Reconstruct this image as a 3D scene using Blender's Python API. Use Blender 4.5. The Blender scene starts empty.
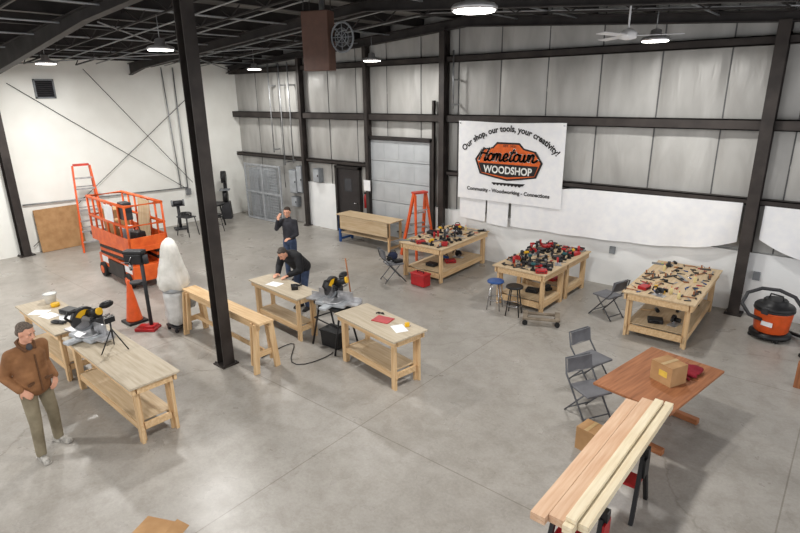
import bpy, bmesh, math, random
from mathutils import Vector, Matrix, Euler
random.seed(7)
SC=bpy.context.scene
COL=SC.collection
try: SC.view_settings.view_transform='Standard'
except Exception: pass

# ---------------------------------------------------------------- materials
def lin(c):
    r=[]
    for v in c:
        v=v/255.
        r.append(v/12.92 if v<=.04045 else ((v+.055)/1.055)**2.4)
    return (r[0],r[1],r[2],1)
MC={}
def M(name,c,rough=.6,metal=0,c2=None,scale=6,stretch=(1,1,1),bump=0,detail=4,emit=0,spec=.4,lo=.35,hi=.65):
    if name in MC: return MC[name]
    m=bpy.data.materials.new(name); m.use_nodes=True; nt=m.node_tree; b=nt.nodes['Principled BSDF']
    b.inputs['Roughness'].default_value=rough; b.inputs['Metallic'].default_value=metal
    b.inputs['Specular IOR Level'].default_value=spec
    if c2 is None: c2=tuple(max(0,v*.88) for v in c)
    tc=nt.nodes.new('ShaderNodeTexCoord'); mp=nt.nodes.new('ShaderNodeMapping'); mp.inputs['Scale'].default_value=stretch
    nz=nt.nodes.new('ShaderNodeTexNoise'); nz.inputs['Scale'].default_value=scale; nz.inputs['Detail'].default_value=detail
    cr=nt.nodes.new('ShaderNodeValToRGB'); cr.color_ramp.elements[0].position=lo; cr.color_ramp.elements[1].position=hi
    cr.color_ramp.elements[0].color=lin(c2); cr.color_ramp.elements[1].color=lin(c)
    nt.links.new(tc.outputs['Object'],mp.inputs[0]); nt.links.new(mp.outputs[0],nz.inputs['Vector']); nt.links.new(nz.outputs['Fac'],cr.inputs[0])
    nt.links.new(cr.outputs[0],b.inputs['Base Color'])
    if bump:
        bp=nt.nodes.new('ShaderNodeBump'); bp.inputs['Strength'].default_value=bump; bp.inputs['Distance'].default_value=.02
        nt.links.new(nz.outputs['Fac'],bp.inputs['Height']); nt.links.new(bp.outputs[0],b.inputs['Normal'])
    if emit:
        b.inputs['Emission Color'].default_value=lin(c); b.inputs['Emission Strength'].default_value=emit
    MC[name]=m; return m
def wood(name,c,c2,axis='x'):
    st={'x':(1,14,14),'y':(14,1,14),'z':(14,14,1)}[axis]
    return M(name+'_'+axis,c,.65,0,c2,2.2,st,detail=6,lo=.3,hi=.7)
PINE={a:wood('pine',(220,190,148),(192,156,112),a) for a in 'xyz'}
PLY={a:wood('plywood',(206,184,152),(184,158,122),a) for a in 'xyz'}
PLYG=wood('plywood_grey',(192,180,160),(170,156,134),'x')
RWOOD={a:wood('red_pine',(218,186,156),(200,158,126),a) for a in 'xy'}
WWOOD={a:wood('white_pine',(234,222,194),(218,200,166),a) for a in 'xy'}
OAK={a:wood('stained_oak',(168,110,72),(132,82,50),a) for a in 'xyz'}
STEEL=M('dark_steel',(58,54,53),.55,.3,(42,39,38),3)
STEELB=M('brown_steel',(64,58,55),.55,.2,(46,41,39),3)
GALV=M('galvanised',(168,170,172),.4,.6,(140,142,144),8)
ALU=M('aluminium',(200,200,202),.35,.7,(170,170,172),10)
CHROME=M('chrome',(190,190,192),.2,.9)
BLACK=M('black_plastic',(26,26,28),.45)
DARK=M('dark_grey_plastic',(52,52,55),.5)
GREY=M('grey_paint',(132,136,140),.5)
LGREY=M('light_grey_paint',(176,180,184),.5)
ORANGE=M('orange_paint',(232,106,44),.4,0,(210,84,32))
ORANGE2=M('orange_plastic',(228,92,36),.4)
RED=M('red_plastic',(180,34,38),.4)
YEL=M('yellow_plastic',(232,180,30),.4)
BLUE=M('blue_plastic',(44,84,146),.4)
WHITE=M('white_vinyl',(240,240,240),.6,0,(232,233,236))
CLOTHW=M('white_fabric',(232,230,224),.9,0,(206,204,196),5)
CARD=M('cardboard',(178,140,98),.85,0,(160,122,82),5)
RUBBER=M('rubber',(30,30,30),.8)

# ---------------------------------------------------------------- geometry
class G:
    def __init__(s): s.v=[];s.f=[];s.mi=[];s.sm=[];s.cur=0
    def add(s,vs,fs,smooth=False):
        o=len(s.v); s.v+= [tuple(v) for v in vs]
        for f in fs: s.f.append([i+o for i in f]); s.mi.append(s.cur); s.sm.append(smooth)
        return s
    def m(s,i): s.cur=i; return s
    def box(s,c,d,rot=(0,0,0),tap=1.0):
        R=Euler(rot).to_matrix(); c=Vector(c); h=Vector(d)/2; vs=[]
        for z in(-1,1):
            k=tap if z>0 else 1
            for x,y in((-1,-1),(1,-1),(1,1),(-1,1)): vs.append(c+R@Vector((x*h.x*k,y*h.y*k,z*h.z)))
        return s.add(vs,[(3,2,1,0),(4,5,6,7),(0,1,5,4),(1,2,6,5),(2,3,7,6),(3,0,4,7)])
    def beam(s,p0,p1,w,h):
        p0=Vector(p0);p1=Vector(p1);d=(p1-p0).normalized()
        up=Vector((0,0,1)) if abs(d.z)<.95 else Vector((1,0,0))
        a=d.cross(up).normalized()*w/2; b=a.cross(d).normalized()*h/2
        vs=[p+q for p in(p0,p1) for q in(-a-b,a-b,a+b,-a+b)]
        return s.add(vs,[(3,2,1,0),(4,5,6,7),(0,1,5,4),(1,2,6,5),(2,3,7,6),(3,0,4,7)])
    def cyl(s,p0,p1,r0,r1=None,n=14):
        if r1 is None:r1=r0
        p0=Vector(p0);p1=Vector(p1);d=(p1-p0).normalized()
        up=Vector((0,0,1)) if abs(d.z)<.95 else Vector((1,0,0))
        a=d.cross(up).normalized(); b=d.cross(a).normalized(); vs=[]
        for p,r in((p0,r0),(p1,r1)):
            for i in range(n):
                t=2*math.pi*i/n; vs.append(p+a*r*math.cos(t)+b*r*math.sin(t))
        s.add(vs,[(i,(i+1)%n,n+(i+1)%n,n+i) for i in range(n)],True)
        o=len(s.v)-2*n
        for k in(0,n): s.f.append([o+k+i for i in range(n)]); s.mi.append(s.cur); s.sm.append(False)
        return s
    def tube(s,pts,r,n=8,closed=False):
        P=[Vector(p) for p in pts]; N=len(P); vs=[]; pa=None
        for i,p in enumerate(P):
            if closed: d=(P[(i+1)%N]-P[i-1]).normalized()
            else: d=(P[min(i+1,N-1)]-P[max(i-1,0)]).normalized()
            if pa is None:
                up=Vector((0,0,1)) if abs(d.z)<.9 else Vector((1,0,0)); a=d.cross(up).normalized()
            else: a=(pa-d*pa.dot(d)).normalized()
            pa=a; b=d.cross(a)
            for k in range(n):
                t=2*math.pi*k/n; vs.append(p+a*r*math.cos(t)+b*r*math.sin(t))
        fs=[]
        for i in range(N if closed else N-1):
            j=(i+1)%N
            for k in range(n): fs.append((i*n+k,i*n+(k+1)%n,j*n+(k+1)%n,j*n+k))
        s.add(vs,fs,True)
        if not closed:
            o=len(s.v)-N*n
            for k in(0,(N-1)*n): s.f.append([o+k+i for i in range(n)]); s.mi.append(s.cur); s.sm.append(False)
        return s
    def lathe(s,prof,c=(0,0,0),n=20,rot=(0,0,0)):
        R=Euler(rot).to_matrix(); c=Vector(c); vs=[]
        for r,z in prof:
            for i in range(n):
                t=2*math.pi*i/n; vs.append(c+R@Vector((r*math.cos(t),r*math.sin(t),z)))
        fs=[]
        for j in range(len(prof)-1):
            for i in range(n): fs.append((j*n+i,j*n+(i+1)%n,(j+1)*n+(i+1)%n,(j+1)*n+i))
        s.add(vs,fs,True); o=len(s.v)-len(prof)*n
        for k in(0,(len(prof)-1)*n): s.f.append([o+k+i for i in range(n)]); s.mi.append(s.cur); s.sm.append(False)
        return s
    def sph(s,c,r,rot=(0,0,0),n=14,m=9):
        if not hasattr(r,'__len__'): r=(r,r,r)
        R=rot if isinstance(rot,Matrix) else Euler(rot).to_matrix(); c=Vector(c); vs=[c+R@Vector((0,0,-r[2]))]
        for j in range(1,m):
            p=math.pi*j/m-math.pi/2
            for i in range(n):
                t=2*math.pi*i/n; vs.append(c+R@Vector((r[0]*math.cos(p)*math.cos(t),r[1]*math.cos(p)*math.sin(t),r[2]*math.sin(p))))
        vs.append(c+R@Vector((0,0,r[2]))); fs=[]
        for i in range(n): fs.append((0,1+(i+1)%n,1+i))
        for j in range(m-2):
            for i in range(n): fs.append((1+j*n+i,1+j*n+(i+1)%n,1+(j+1)*n+(i+1)%n,1+(j+1)*n+i))
        L=len(vs)-1; b=1+(m-2)*n
        for i in range(n): fs.append((L,b+i,b+(i+1)%n))
        return s.add(vs,fs,True)
    def prism(s,poly,plane,a,b):
        n=len(poly)
        def P(u,v,w): return {'xz':(u,w,v),'xy':(u,v,w),'yz':(w,u,v)}[plane]
        vs=[P(u,v,a) for u,v in poly]+[P(u,v,b) for u,v in poly]
        return s.add(vs,[list(range(n)),list(range(n,2*n))]+[(i,(i+1)%n,n+(i+1)%n,n+i) for i in range(n)])
def mesh(name,g,mats,recalc=True):
    me=bpy.data.meshes.new(name); me.from_pydata(g.v,[],g.f)
    if not isinstance(mats,(list,tuple)): mats=[mats]
    for m in mats: me.materials.append(m)
    me.polygons.foreach_set('material_index',g.mi); me.polygons.foreach_set('use_smooth',g.sm)
    if recalc:
        bm=bmesh.new(); bm.from_mesh(me); bmesh.ops.recalc_face_normals(bm,faces=bm.faces); bm.to_mesh(me); bm.free()
    me.update(); return me
def part(name,g,mats,parent=None,label=None,bevel=0,loc=(0,0,0),rot=(0,0,0),recalc=True):
    me=g if isinstance(g,bpy.types.Mesh) else mesh(name,g,mats,recalc)
    o=bpy.data.objects.new(name,me); COL.objects.link(o); o.location=loc; o.rotation_euler=rot
    if parent: o.parent=parent
    if label: o['label']=label
    if bevel:
        b=o.modifiers.new('b','BEVEL'); b.width=bevel; b.segments=2; b.limit_method='ANGLE'
    return o
def root(name,label,cat,loc=(0,0,0),rz=0,group=None,rot=None):
    o=bpy.data.objects.new(name,None); COL.objects.link(o); o.location=loc
    o.rotation_euler=rot if rot else (0,0,math.radians(rz)); o.empty_display_size=.1
    o['label']=label;o['category']=cat
    if group:o['group']=group
    return o
def single(name,g,mats,label,cat,loc=(0,0,0),rz=0,group=None,bevel=0,rot=None):
    o=part(name,g,mats,None,label,bevel,loc,rot if rot else (0,0,math.radians(rz)))
    o['category']=cat
    if group:o['group']=group
    return o
def struct(name,g,mats,loc=(0,0,0),recalc=True):
    o=part(name,g,mats,None,None,0,loc,(0,0,0),recalc); o['kind']='structure'; return o
def dup(r,loc,rz=0,label=None,rot=None):
    n=r.copy(); COL.objects.link(n); n.location=loc; n.rotation_euler=rot if rot else (0,0,math.radians(rz))
    if label:n['label']=label
    for c in r.children:
        k=c.copy(); COL.objects.link(k); k.parent=n
        for c2 in c.children:
            k2=c2.copy(); COL.objects.link(k2); k2.parent=k
    return n
TR=[0]
def trim(g,mats):
    TR[0]+=1; return struct('trim_%d'%TR[0],g,mats)

# ---------------------------------------------------------------- camera
f=550.;th=math.radians(17.5);ro=math.radians(.82);hd=math.radians(50)
Fw=Vector((-math.cos(hd)*math.cos(th),math.sin(hd)*math.cos(th),-math.sin(th)))
Rv=Vector((math.sin(hd),math.cos(hd),0)); Uv=Rv.cross(Fw)
r_=Rv*math.cos(ro)-Uv*math.sin(ro); u_=Uv*math.cos(ro)+Rv*math.sin(ro)
cam=bpy.data.cameras.new('camera'); co=bpy.data.objects.new('camera',cam); COL.objects.link(co)
mw=Matrix((r_,u_,-Fw)).transposed().to_4x4(); mw.translation=Vector((0,0,4.3)); co.matrix_world=mw
cam.sensor_width=36; cam.lens=550/800*36; cam.clip_end=100; cam.clip_start=.05
SC.camera=co

# ---------------------------------------------------------------- shell
XW=-18.1; YN=12.4; XE=3.0; YS=-4.0
def floor_mat():
    m=bpy.data.materials.new('concrete'); m.use_nodes=True; nt=m.node_tree; b=nt.nodes['Principled BSDF']; L=nt.links.new
    tc=nt.nodes.new('ShaderNodeTexCoord')
    def nz(sc,det,dis=0,ro=.5):
        n=nt.nodes.new('ShaderNodeTexNoise'); n.inputs['Scale'].default_value=sc; n.inputs['Detail'].default_value=det; n.inputs['Distortion'].default_value=dis; n.inputs['Roughness'].default_value=ro
        L(tc.outputs['Object'],n.inputs['Vector']); return n
    def ramp(n,p0,c0,p1,c1):
        r=nt.nodes.new('ShaderNodeValToRGB'); r.color_ramp.elements[0].position=p0; r.color_ramp.elements[1].position=p1
        r.color_ramp.elements[0].color=c0; r.color_ramp.elements[1].color=c1; L(n,r.inputs[0]); return r
    a=ramp(nz(.35,8,.8,.6).outputs['Fac'],.3,lin((146,141,134)),.7,lin((172,167,160)))
    c=ramp(nz(3.4,12,.3,.75).outputs['Fac'],.38,(.84,.83,.81,1),.56,(1,1,1,1))
    d=ramp(nz(1.3,10,.8,.8).outputs['Fac'],.58,(1,1,1,1),.72,(.76,.74,.71,1))
    e=ramp(nz(28,6,0,.75).outputs['Fac'],.3,(.86,.86,.86,1),.7,(1.08,1.08,1.08,1))
    h=ramp(nz(8,12,1,.8).outputs['Fac'],.3,(.62,.60,.58,1),.38,(1,1,1,1))
    x=a
    for y in(c,d,e,h):
        k=nt.nodes.new('ShaderNodeMix'); k.data_type='RGBA'; k.blend_type='MULTIPLY'; k.inputs[0].default_value=1
        L(x.outputs[0] if x.bl_idname!='ShaderNodeMix' else x.outputs[2],k.inputs[6]); L(y.outputs[0],k.inputs[7]); x=k
    vo=nt.nodes.new('ShaderNodeTexVoronoi'); vo.feature='DISTANCE_TO_EDGE'; vo.inputs['Scale'].default_value=.16
    wn=nz(1.0,6,0,.6); ad=nt.nodes.new('ShaderNodeVectorMath'); ad.operation='ADD'; sc=nt.nodes.new('ShaderNodeVectorMath'); sc.operation='SCALE'; sc.inputs['Scale'].default_value=.9
    L(wn.outputs['Color'],sc.inputs[0]); L(tc.outputs['Object'],ad.inputs[0]); L(sc.outputs[0],ad.inputs[1]); L(ad.outputs[0],vo.inputs['Vector'])
    ck=ramp(vo.outputs['Distance'],.0008,(.8,.79,.77,1),.0025,(1,1,1,1))
    br=nt.nodes.new('ShaderNodeTexBrick'); br.offset=0; br.inputs['Scale'].default_value=1; br.inputs['Brick Width'].default_value=4.6; br.inputs['Row Height'].default_value=4.6
    br.inputs['Mortar Size'].default_value=.008; br.inputs['Color1'].default_value=(1,1,1,1); br.inputs['Color2'].default_value=(1,1,1,1); br.inputs['Mortar'].default_value=(.7,.68,.65,1)
    L(tc.outputs['Object'],br.inputs['Vector'])
    for y in(ck,br):
        k=nt.nodes.new('ShaderNodeMix'); k.data_type='RGBA'; k.blend_type='MULTIPLY'; k.inputs[0].default_value=1
        L(x.outputs[2],k.inputs[6]); L(y.outputs[0],k.inputs[7]); x=k
    L(x.outputs[2],b.inputs['Base Color'])
    rr=ramp(nz(1.5,6,.4).outputs['Fac'],.3,(.24,.24,.24,1),.7,(.44,.44,.44,1)); L(rr.outputs[0],b.inputs['Roughness'])
    b.inputs['Specular IOR Level'].default_value=.5
    return m
g=G().box(((XW+XE)/2,(YS+YN)/2,-.1),(XE-XW+.4,YN-YS+.4,.2)); struct('floor',g,floor_mat())
WALLW=M('painted_white_wall',(246,246,240),.75,0,(234,233,226),.8,(1,1,1),detail=5)
g=G().box((XW-.1,(YS+YN)/2,3.1),(.2,YN-YS+.4,6.2)); struct('wall_west',g,WALLW)
def insul_mat():
    m=bpy.data.materials.new('vinyl_insulation'); m.use_nodes=True; nt=m.node_tree; b=nt.nodes['Principled BSDF']; L=nt.links.new
    tc=nt.nodes.new('ShaderNodeTexCoord'); n=nt.nodes.new('ShaderNodeTexNoise'); n.inputs['Scale'].default_value=1.2; n.inputs['Detail'].default_value=5; n.inputs['Distortion'].default_value=.5
    mp=nt.nodes.new('ShaderNodeMapping'); mp.inputs['Scale'].default_value=(1.8,1,.5); L(tc.outputs['Object'],mp.inputs[0]); L(mp.outputs[0],n.inputs['Vector'])
    r=nt.nodes.new('ShaderNodeValToRGB'); r.color_ramp.elements[0].position=.3; r.color_ramp.elements[1].position=.7
    r.color_ramp.elements[0].color=lin((158,156,152)); r.color_ramp.elements[1].color=lin((188,187,183)); L(n.outputs['Fac'],r.inputs[0]); L(r.outputs[0],b.inputs['Base Color'])
    b.inputs['Roughness'].default_value=.42; b.inputs['Specular IOR Level'].default_value=.5; b.inputs['Metallic'].default_value=.1
    n2=nt.nodes.new('ShaderNodeTexNoise'); n2.inputs['Scale'].default_value=1.8; n2.inputs['Detail'].default_value=3; n2.inputs['Distortion'].default_value=.7; L(mp.outputs[0],n2.inputs['Vector'])
    bp=nt.nodes.new('ShaderNodeBump'); bp.inputs['Strength'].default_value=.5; bp.inputs['Distance'].default_value=.06; L(n2.outputs['Fac'],bp.inputs['Height']); L(bp.outputs[0],b.inputs['Normal'])
    return m
INS=insul_mat()
g=G(); nx=int((XE-XW)/.075); zs=[0,.6,1.2,1.25,1.45,1.7,1.95,2.18,2.26,2.5,2.9,3.3,3.55,3.68,3.9,4.3,4.7,4.95,5.1,5.3,5.6,6.3]
def puff(x,z):
    u=((x-XW)/1.22)%1; a=1-abs(2*u-1)**6
    lv=[0,1.25,2.22,3.62,5.1,6.4]
    b_=1
    for i in range(5):
        if lv[i]<=z<=lv[i+1]: t=(z-lv[i])/(lv[i+1]-lv[i]); b_=1-abs(2*t-1)**4
    return -.06*a*b_
vs=[];fs=[]
for j,z in enumerate(zs):
    for i in range(nx+1):
        x=XW+(XE-XW)*i/nx; vs.append((x,YN+puff(x,z),z))
for j in range(len(zs)-1):
    for i in range(nx): fs.append((j*(nx+1)+i,j*(nx+1)+i+1,(j+1)*(nx+1)+i+1,(j+1)*(nx+1)+i))
g.add(vs,fs,True); g.box(((XW+XE)/2,YN+.15,3.1),(XE-XW+.4,.2,6.6))
g.m(1)
for i in range(1,18):
    x=XW+1.22*i
    if x<XE: g.box((x,YN-.004,3.6),(.025,.03,4.9))
struct('wall_north',g,[INS,M('seam_grey',(96,96,96),.6)])
g=G().box(((-14.5-12.95)/2,YN-.06,.75),(14.5-12.95,.12,1.5)); g.box(((-9.1+XE)/2,YN-.06,.62),(XE+9.1,.12,1.24))
trim(g,M('white_liner',(244,245,244),.6,0,(232,234,234),1.5))
for z,h,d in((3.65,.2,.2),(2.24,.12,.18),(5.1,.16,.2)):
    for a,b in((XW,-14.4),(-14.2,-11.5),(-11.3,-8.75),(-8.55,-1.55),(-1.35,XE)):
        if z<3 and a==-11.3: continue
        g=G(); g.box(((a+b)/2,YN-.09-d/2+.03,z+h/2-.01),(b-a,d,.02)); g.box(((a+b)/2,YN-.06-d+.01,z),(b-a,.02,h)); g.box(((a+b)/2,YN-.09-d/2+.03,z-h/2+.01),(b-a,d,.02)); trim(g,STEELB)
# roof: gable, ridge at x=-8
def roof(x): return 5.5+.073*(x-XW) if x<-8 else 5.5+.073*(-8-XW)-.073*(x+8)
RM=M('roof_deck',(140,138,134),.8,0,(96,94,92),.9)
g=G(); g.prism([(XW-.2,roof(XW)-.01),(-8,roof(-8)),(XE+.2,roof(XE)),(XE+.2,roof(XE)+.1),(-8,roof(-8)+.1),(XW-.2,roof(XW)+.09)],'xz',YS-.2,YN+.2)
struct('ceiling',g,RM)
for i in range(19):
    x=XW+.6+1.15*i
    if x>XE-.3: break
    z=roof(x)-.11
    g=G().box((x,(YS+YN)/2,z),(.02,YN-YS,.2)); g.box((x+.03,(YS+YN)/2,z-.1),(.08,YN-YS,.015)); trim(g,STEEL)
def rafter(y,d0,d1,w=.16):
    g=G()
    xs=[XW+.02,XW+.9,-11,-8]; ds=[d0+.1,d0,d1,d1]
    top=[(x,roof(x)-.22) for x in(XW+.02,-8,XE-.1)]
    bot=[(x,roof(x)-.22-d) for x,d in zip(xs,ds)]+[(XE-.1,roof(XE)-.22-d0)]
    g.prism(top+bot[::-1],'xz',y-.006,y+.006)
    P=[Vector((a,y,b)) for a,b in bot]
    for i in range(len(P)-1): g.beam(P[i],P[i+1],w,.02)
    P=[Vector((a,y,b)) for a,b in top]
    for i in range(len(P)-1): g.beam(P[i],P[i+1],w,.02)
    trim(g,STEEL)
rafter(4.6,.55,.2); rafter(-2.5,.55,.35); rafter(YN-.28,.12,.2,.2); rafter(8.6,.22,.18,.12)
for y in(2.4,6.4,7.5,9.6,10.8):
    g=G(); g.tube([(XW+.3,y,roof(XW)-.26),(-8,y,roof(-8)-.24),(XE-.2,y,roof(XE)-.26)],.016,6); trim(g,GALV)
for x in(-16.6,-15.5,-13.6,-12.2,-10.4,-6.6,-5.2,-2.5):
    g=G(); g.tube([(x,-3.5,roof(x)-.27),(x,12.1,roof(x)-.27)],.016,6); trim(g,LGREY)
for y in(3.3,5.6,6.9,9.1,10.2):
    g=G(); n=30
    for i in range(n):
        x0=XW+.4+i*.55; x1=x0+.55; za=roof(x0)-.03 if i%2 else roof(x0)-.34; zb=roof(x1)-.34 if i%2 else roof(x1)-.03
        g.beam((x0,y,za),(x1,y,zb),.02,.02)
    g.beam((XW+.4,y,roof(XW+.4)-.34),(-8,y,roof(-8)-.34),.04,.03); g.beam((-8,y,roof(-8)-.34),(-1.2,y,roof(-1.2)-.34),.04,.03)
    trim(g,STEEL)
g=G(); g.tube([(-17.8,5,5.15),(-11.5,12,5.65)],.015,6); g.tube([(-17.8,12,5.15),(-11.5,5,5.65)],.015,6); trim(g,GALV)
def icol(x,y,z1,w,d,label,axis='y',base=True,mat=STEELB):
    r=root('steel_column',label,'column',(x,y,0)); g=G(); t=.018
    if axis=='y':
        g.box((0,-d/2+t/2,z1/2),(w,t,z1)); g.box((0,d/2-t/2,z1/2),(w,t,z1)); g.box((0,0,z1/2),(t,d-2*t,z1))
    else:
        g.box((-d/2+t/2,0,z1/2),(t,w,z1)); g.box((d/2-t/2,0,z1/2),(t,w,z1)); g.box((0,0,z1/2),(d-2*t,t,z1))
    part('column_shaft',g,mat,r)
    if base:
        g=G().box((0,0,.012),(w+.1,d+.1,.024))
        for a in(-1,1):
            for b in(-1,1): g.cyl((a*(w/2+.02),b*(d/2+.02),.024),(a*(w/2+.02),b*(d/2+.02),.05),.015,n=6)
        part('base_plate',g,mat,r)
    return r
icol(-7.62,4.5,5.75,.2,.2,'tall dark steel column standing in the middle of the floor','x')
for x,w,d in((-14.3,.12,.2),(-11.4,.12,.2),(-8.65,.16,.25),(-1.45,.2,.3)):
    icol(x,YN-.1-d/2,roof(x)-.35,w,d,'dark steel wall column against the insulated wall')
icol(-9.02,YN-.16,4.1,.06,.1,'thin dark steel door jamb post beside the sectional door')
icol(XW+.16,4.75,4.95,.2,.28,'dark steel column against the white wall','x')
for a,b in(((5.2,4.7),(10.1,1.1)),((5.0,.2),(10.6,4.4)),((7.2,5.1),(10.2,1.4))):
    trim(G().tube([(XW+.06,a[0],a[1]),(XW+.06,b[0],b[1])],.009,6),STEEL)
g=G().tube([(XW+.05,4.95,1.42),(XW+.05,10,1.25)],.02,6); g.tube([(XW+.05,9.6,5.2),(XW+.05,9.75,1.25)],.02,6); trim(g,GALV)
for y,z0 in((10.0,1.2),(10.9,1.9)):
    trim(G().tube([(XW+.05,y,5.2),(XW+.05,y,z0)],.022,6).box((XW+.05,y,z0-.1),(.1,.16,.22)),GALV)
for x,z0 in((-15.75,2.4),(-15.2,2.0),(-14.75,2.1),(-8.3,3.9)):
    trim(G().tube([(x,YN-.32,5.3),(x,YN-.32,z0)],.022,6).box((x,YN-.2,z0+.1),(.05,.26,.04)).box((x,YN-.2,4.6),(.05,.26,.04)),GALV)
r=root('wall_vent','square grey louvred vent high on the white wall','vent',(XW+.03,6.1,4.55))
g=G(); 
for a in(-1,1): g.box((0,a*.24,0),(.06,.04,.52)); g.box((0,0,a*.24),(.06,.52,.04))
part('vent_frame',g,GREY,r); g=G()
for i in range(8): g.box((0,0,-.2+i*.055),(.04,.46,.03),(0,.6,0))
g.box((-.02,0,0),(.01,.46,.46)); part('louvre',g,DARK,r)
def sroot(name,loc):
    r=bpy.data.objects.new(name,None); COL.objects.link(r); r.location=loc; r['kind']='structure'; return r
r=sroot('door_1',(-12.4,YN-.06,0))
part('door_leaf',G().box((0,-.02,1.02),(.92,.05,2.04)),M('door_dark',(50,46,46),.5),r)
g=G()
for a in(-1,1): g.box((a*.5,-.04,1.05),(.08,.14,2.14))
g.box((0,-.04,2.1),(1.08,.14,.08)); part('door_frame',g,STEEL,r)
part('door_handle',G().cyl((.38,-.05,1.0),(.38,-.11,1.0),.015).cyl((.38,-.11,1.0),(.26,-.11,1.0),.012),CHROME,r)
part('door_window',G().box((0,-.05,1.55),(.3,.012,.4)),M('smoked_glass',(70,72,76),.2),r)
r=sroot('door_2',(-10.25,YN-.1,0))
SD=M('sectional_door_grey',(184,188,190),.45,0,(172,175,178),2)
for i in range(5):
    g=G().box((0,0,.3+.6*i),(2.24,.06,.585))
    for k in range(4): g.box((-.84+.56*k,-.033,.3+.6*i),(.5,.01,.45))
    part('door_panel',g,SD,r,bevel=.004)
g=G()
for a in(-1,1): g.box((a*1.17,-.03,1.55),(.09,.16,3.1))
g.box((0,-.03,3.06),(2.42,.16,.1)); part('door_frame',g,STEEL,r)
part('door_handle',G().box((0,-.06,.35),(.2,.05,.03)),BLACK,r)
r=root('wire_cage','grey see-through wire mesh cage panels standing along the wall','cage',(-16.1,11.75,0)); g=G()
for x in(-.98,0,.98): g.box((x,0,1),(.05,.05,2.0))
for z in(.04,1.0,1.97): g.box((0,0,z),(1.98,.04,.05))
part('frame',g,LGREY,r); g=G()
for i in range(21): g.box((-.95+i*.095,.0,1),(.014,.01,1.9))
for i in range(20): g.box((0,.0,.08+i*.097),(1.94,.01,.014))
part('mesh_panel',g,LGREY,r)
for x in(-16.8,-16.2): 
    cb=root('storage_cabinet','light grey metal cabinet standing behind the wire cage','cabinet',(x,12.08,0)); part('cabinet_body',G().box((0,0,.9),(.5,.36,1.8)),LGREY,cb,bevel=.01); part('cabinet_door',G().box((0,-.19,.9),(.46,.02,1.7)),LGREY,cb); part('handle',G().box((.16,-.21,.95),(.02,.02,.14)),BLACK,cb)
for x,z,w,h in((-14.95,1.45,.38,.8),(-14.6,1.55,.28,.9),(-14.95,.75,.3,.35),(-13.75,1.75,.3,.45)):
    r=root('electrical_panel','grey metal electrical box mounted on the wall','panel',(x,YN-.14,z))
    part('enclosure',G().box((0,0,0),(w,.2,h)),GREY,r,bevel=.01); part('panel_door',G().box((0,-.11,0),(w-.05,.02,h-.05)),LGREY,r); part('latch',G().box((w*.35,-.13,0),(.03,.02,.06)),BLACK,r)
r=root('fire_extinguisher','small red fire extinguisher hung on the wall','extinguisher',(-11.62,YN-.13,.9)); part('tank',G().lathe([(.0,0),(.07,.01),(.075,.35),(.04,.43),(.02,.46)],n=12),RED,r); part('valve',G().box((0,-.02,.48),(.05,.12,.04)),BLACK,r)
single('notice_sign',G().box((0,0,0),(.26,.015,.32)),WHITE,'small white notice sign on the door post','sign',(-11.4,YN-.31,1.65))

# ---------------------------------------------------------------- lighting
w=bpy.data.worlds.new('world'); SC.world=w; w.use_nodes=True
w.node_tree.nodes['Background'].inputs[0].default_value=(.98,.98,1,1); w.node_tree.nodes['Background'].inputs[1].default_value=1.3
LENS=M('lamp_lens',(255,252,244),.4,emit=14)
first=None
for (x,y,e) in((-15,11,90),(-9.7,10.6,90),(-3,10.2,100),(-9.6,5.15,165),(-3.2,5.0,165),(-15,5.2,230),(-15,-.6,170),(-9.6,-.6,150),(-3.2,-.6,150)):
    z=5.06
    if first is None:
        r=root('high_bay_lamp','round white LED high bay lamp hanging from the roof','lamp',(x,y,z),group='high bay lamps'); first=r
        part('housing',G().lathe([(.22,0),(.23,.03),(.2,.06),(.09,.09),(.08,.17),(.03,.19)],n=24),ALU,r)
        part('lens',G().lathe([(.2,-.012),(.205,0.0)],n=24),LENS,r)
        part('hanging_chain',G().cyl((0,0,.19),(0,0,.55),.008,n=6),GALV,r)
    else: dup(first,(x,y,z))
    ld=bpy.data.lights.new('lamp_light','AREA'); ld.shape='DISK'; ld.size=.4; ld.energy=e; ld.color=(1,.985,.955)
    lo=bpy.data.objects.new('lamp_light',ld); COL.objects.link(lo); lo.location=(x,y,z-.03)

# ---------------------------------------------------------------- ceiling fan + heater
r=root('ceiling_fan','white three-blade industrial ceiling fan','fan',(-3.25,9.6,5.12))
part('down_rod',G().cyl((0,0,.08),(0,0,.6),.015),WHITE,r); part('motor',G().lathe([(.05,-.06),(.13,-.04),(.14,.04),(.06,.1)],n=20),WHITE,r)
for k in range(3):
    t=math.radians(20+120*k); g=G(); c=Vector((math.cos(t),math.sin(t),0))
    g.box(c*.47+Vector((0,0,.0)),(.68,.14,.01),(.12,0,t)); g.box(c*.15,(.1,.05,.01),(0,0,t)); part('blade',g,WHITE,r)
r=root('unit_heater','brown metal unit heater with round fan hung from the roof','heater',(-8.35,7.65,4.75),20)
part('cabinet',G().box((0,0,.5),(.55,.3,1.05)),M('heater_brown',(96,68,56),.5),r,bevel=.015)
g=G().tube([(.52+.22*math.cos(a*math.pi/10),-.05,.55+.26*math.sin(a*math.pi/10)) for a in range(20)],.02,8,True)
for q in(.16,.1): g.tube([(.52+q*.85*math.cos(a*math.pi/10),-.08,.55+q*math.sin(a*math.pi/10)) for a in range(20)],.006,6,True)
for q in range(4): t=q*math.pi/4; g.beam((.52-.22*math.cos(t),-.07,.55-.26*math.sin(t)),(.52+.22*math.cos(t),-.07,.55+.26*math.sin(t)),.01,.01)
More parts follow.
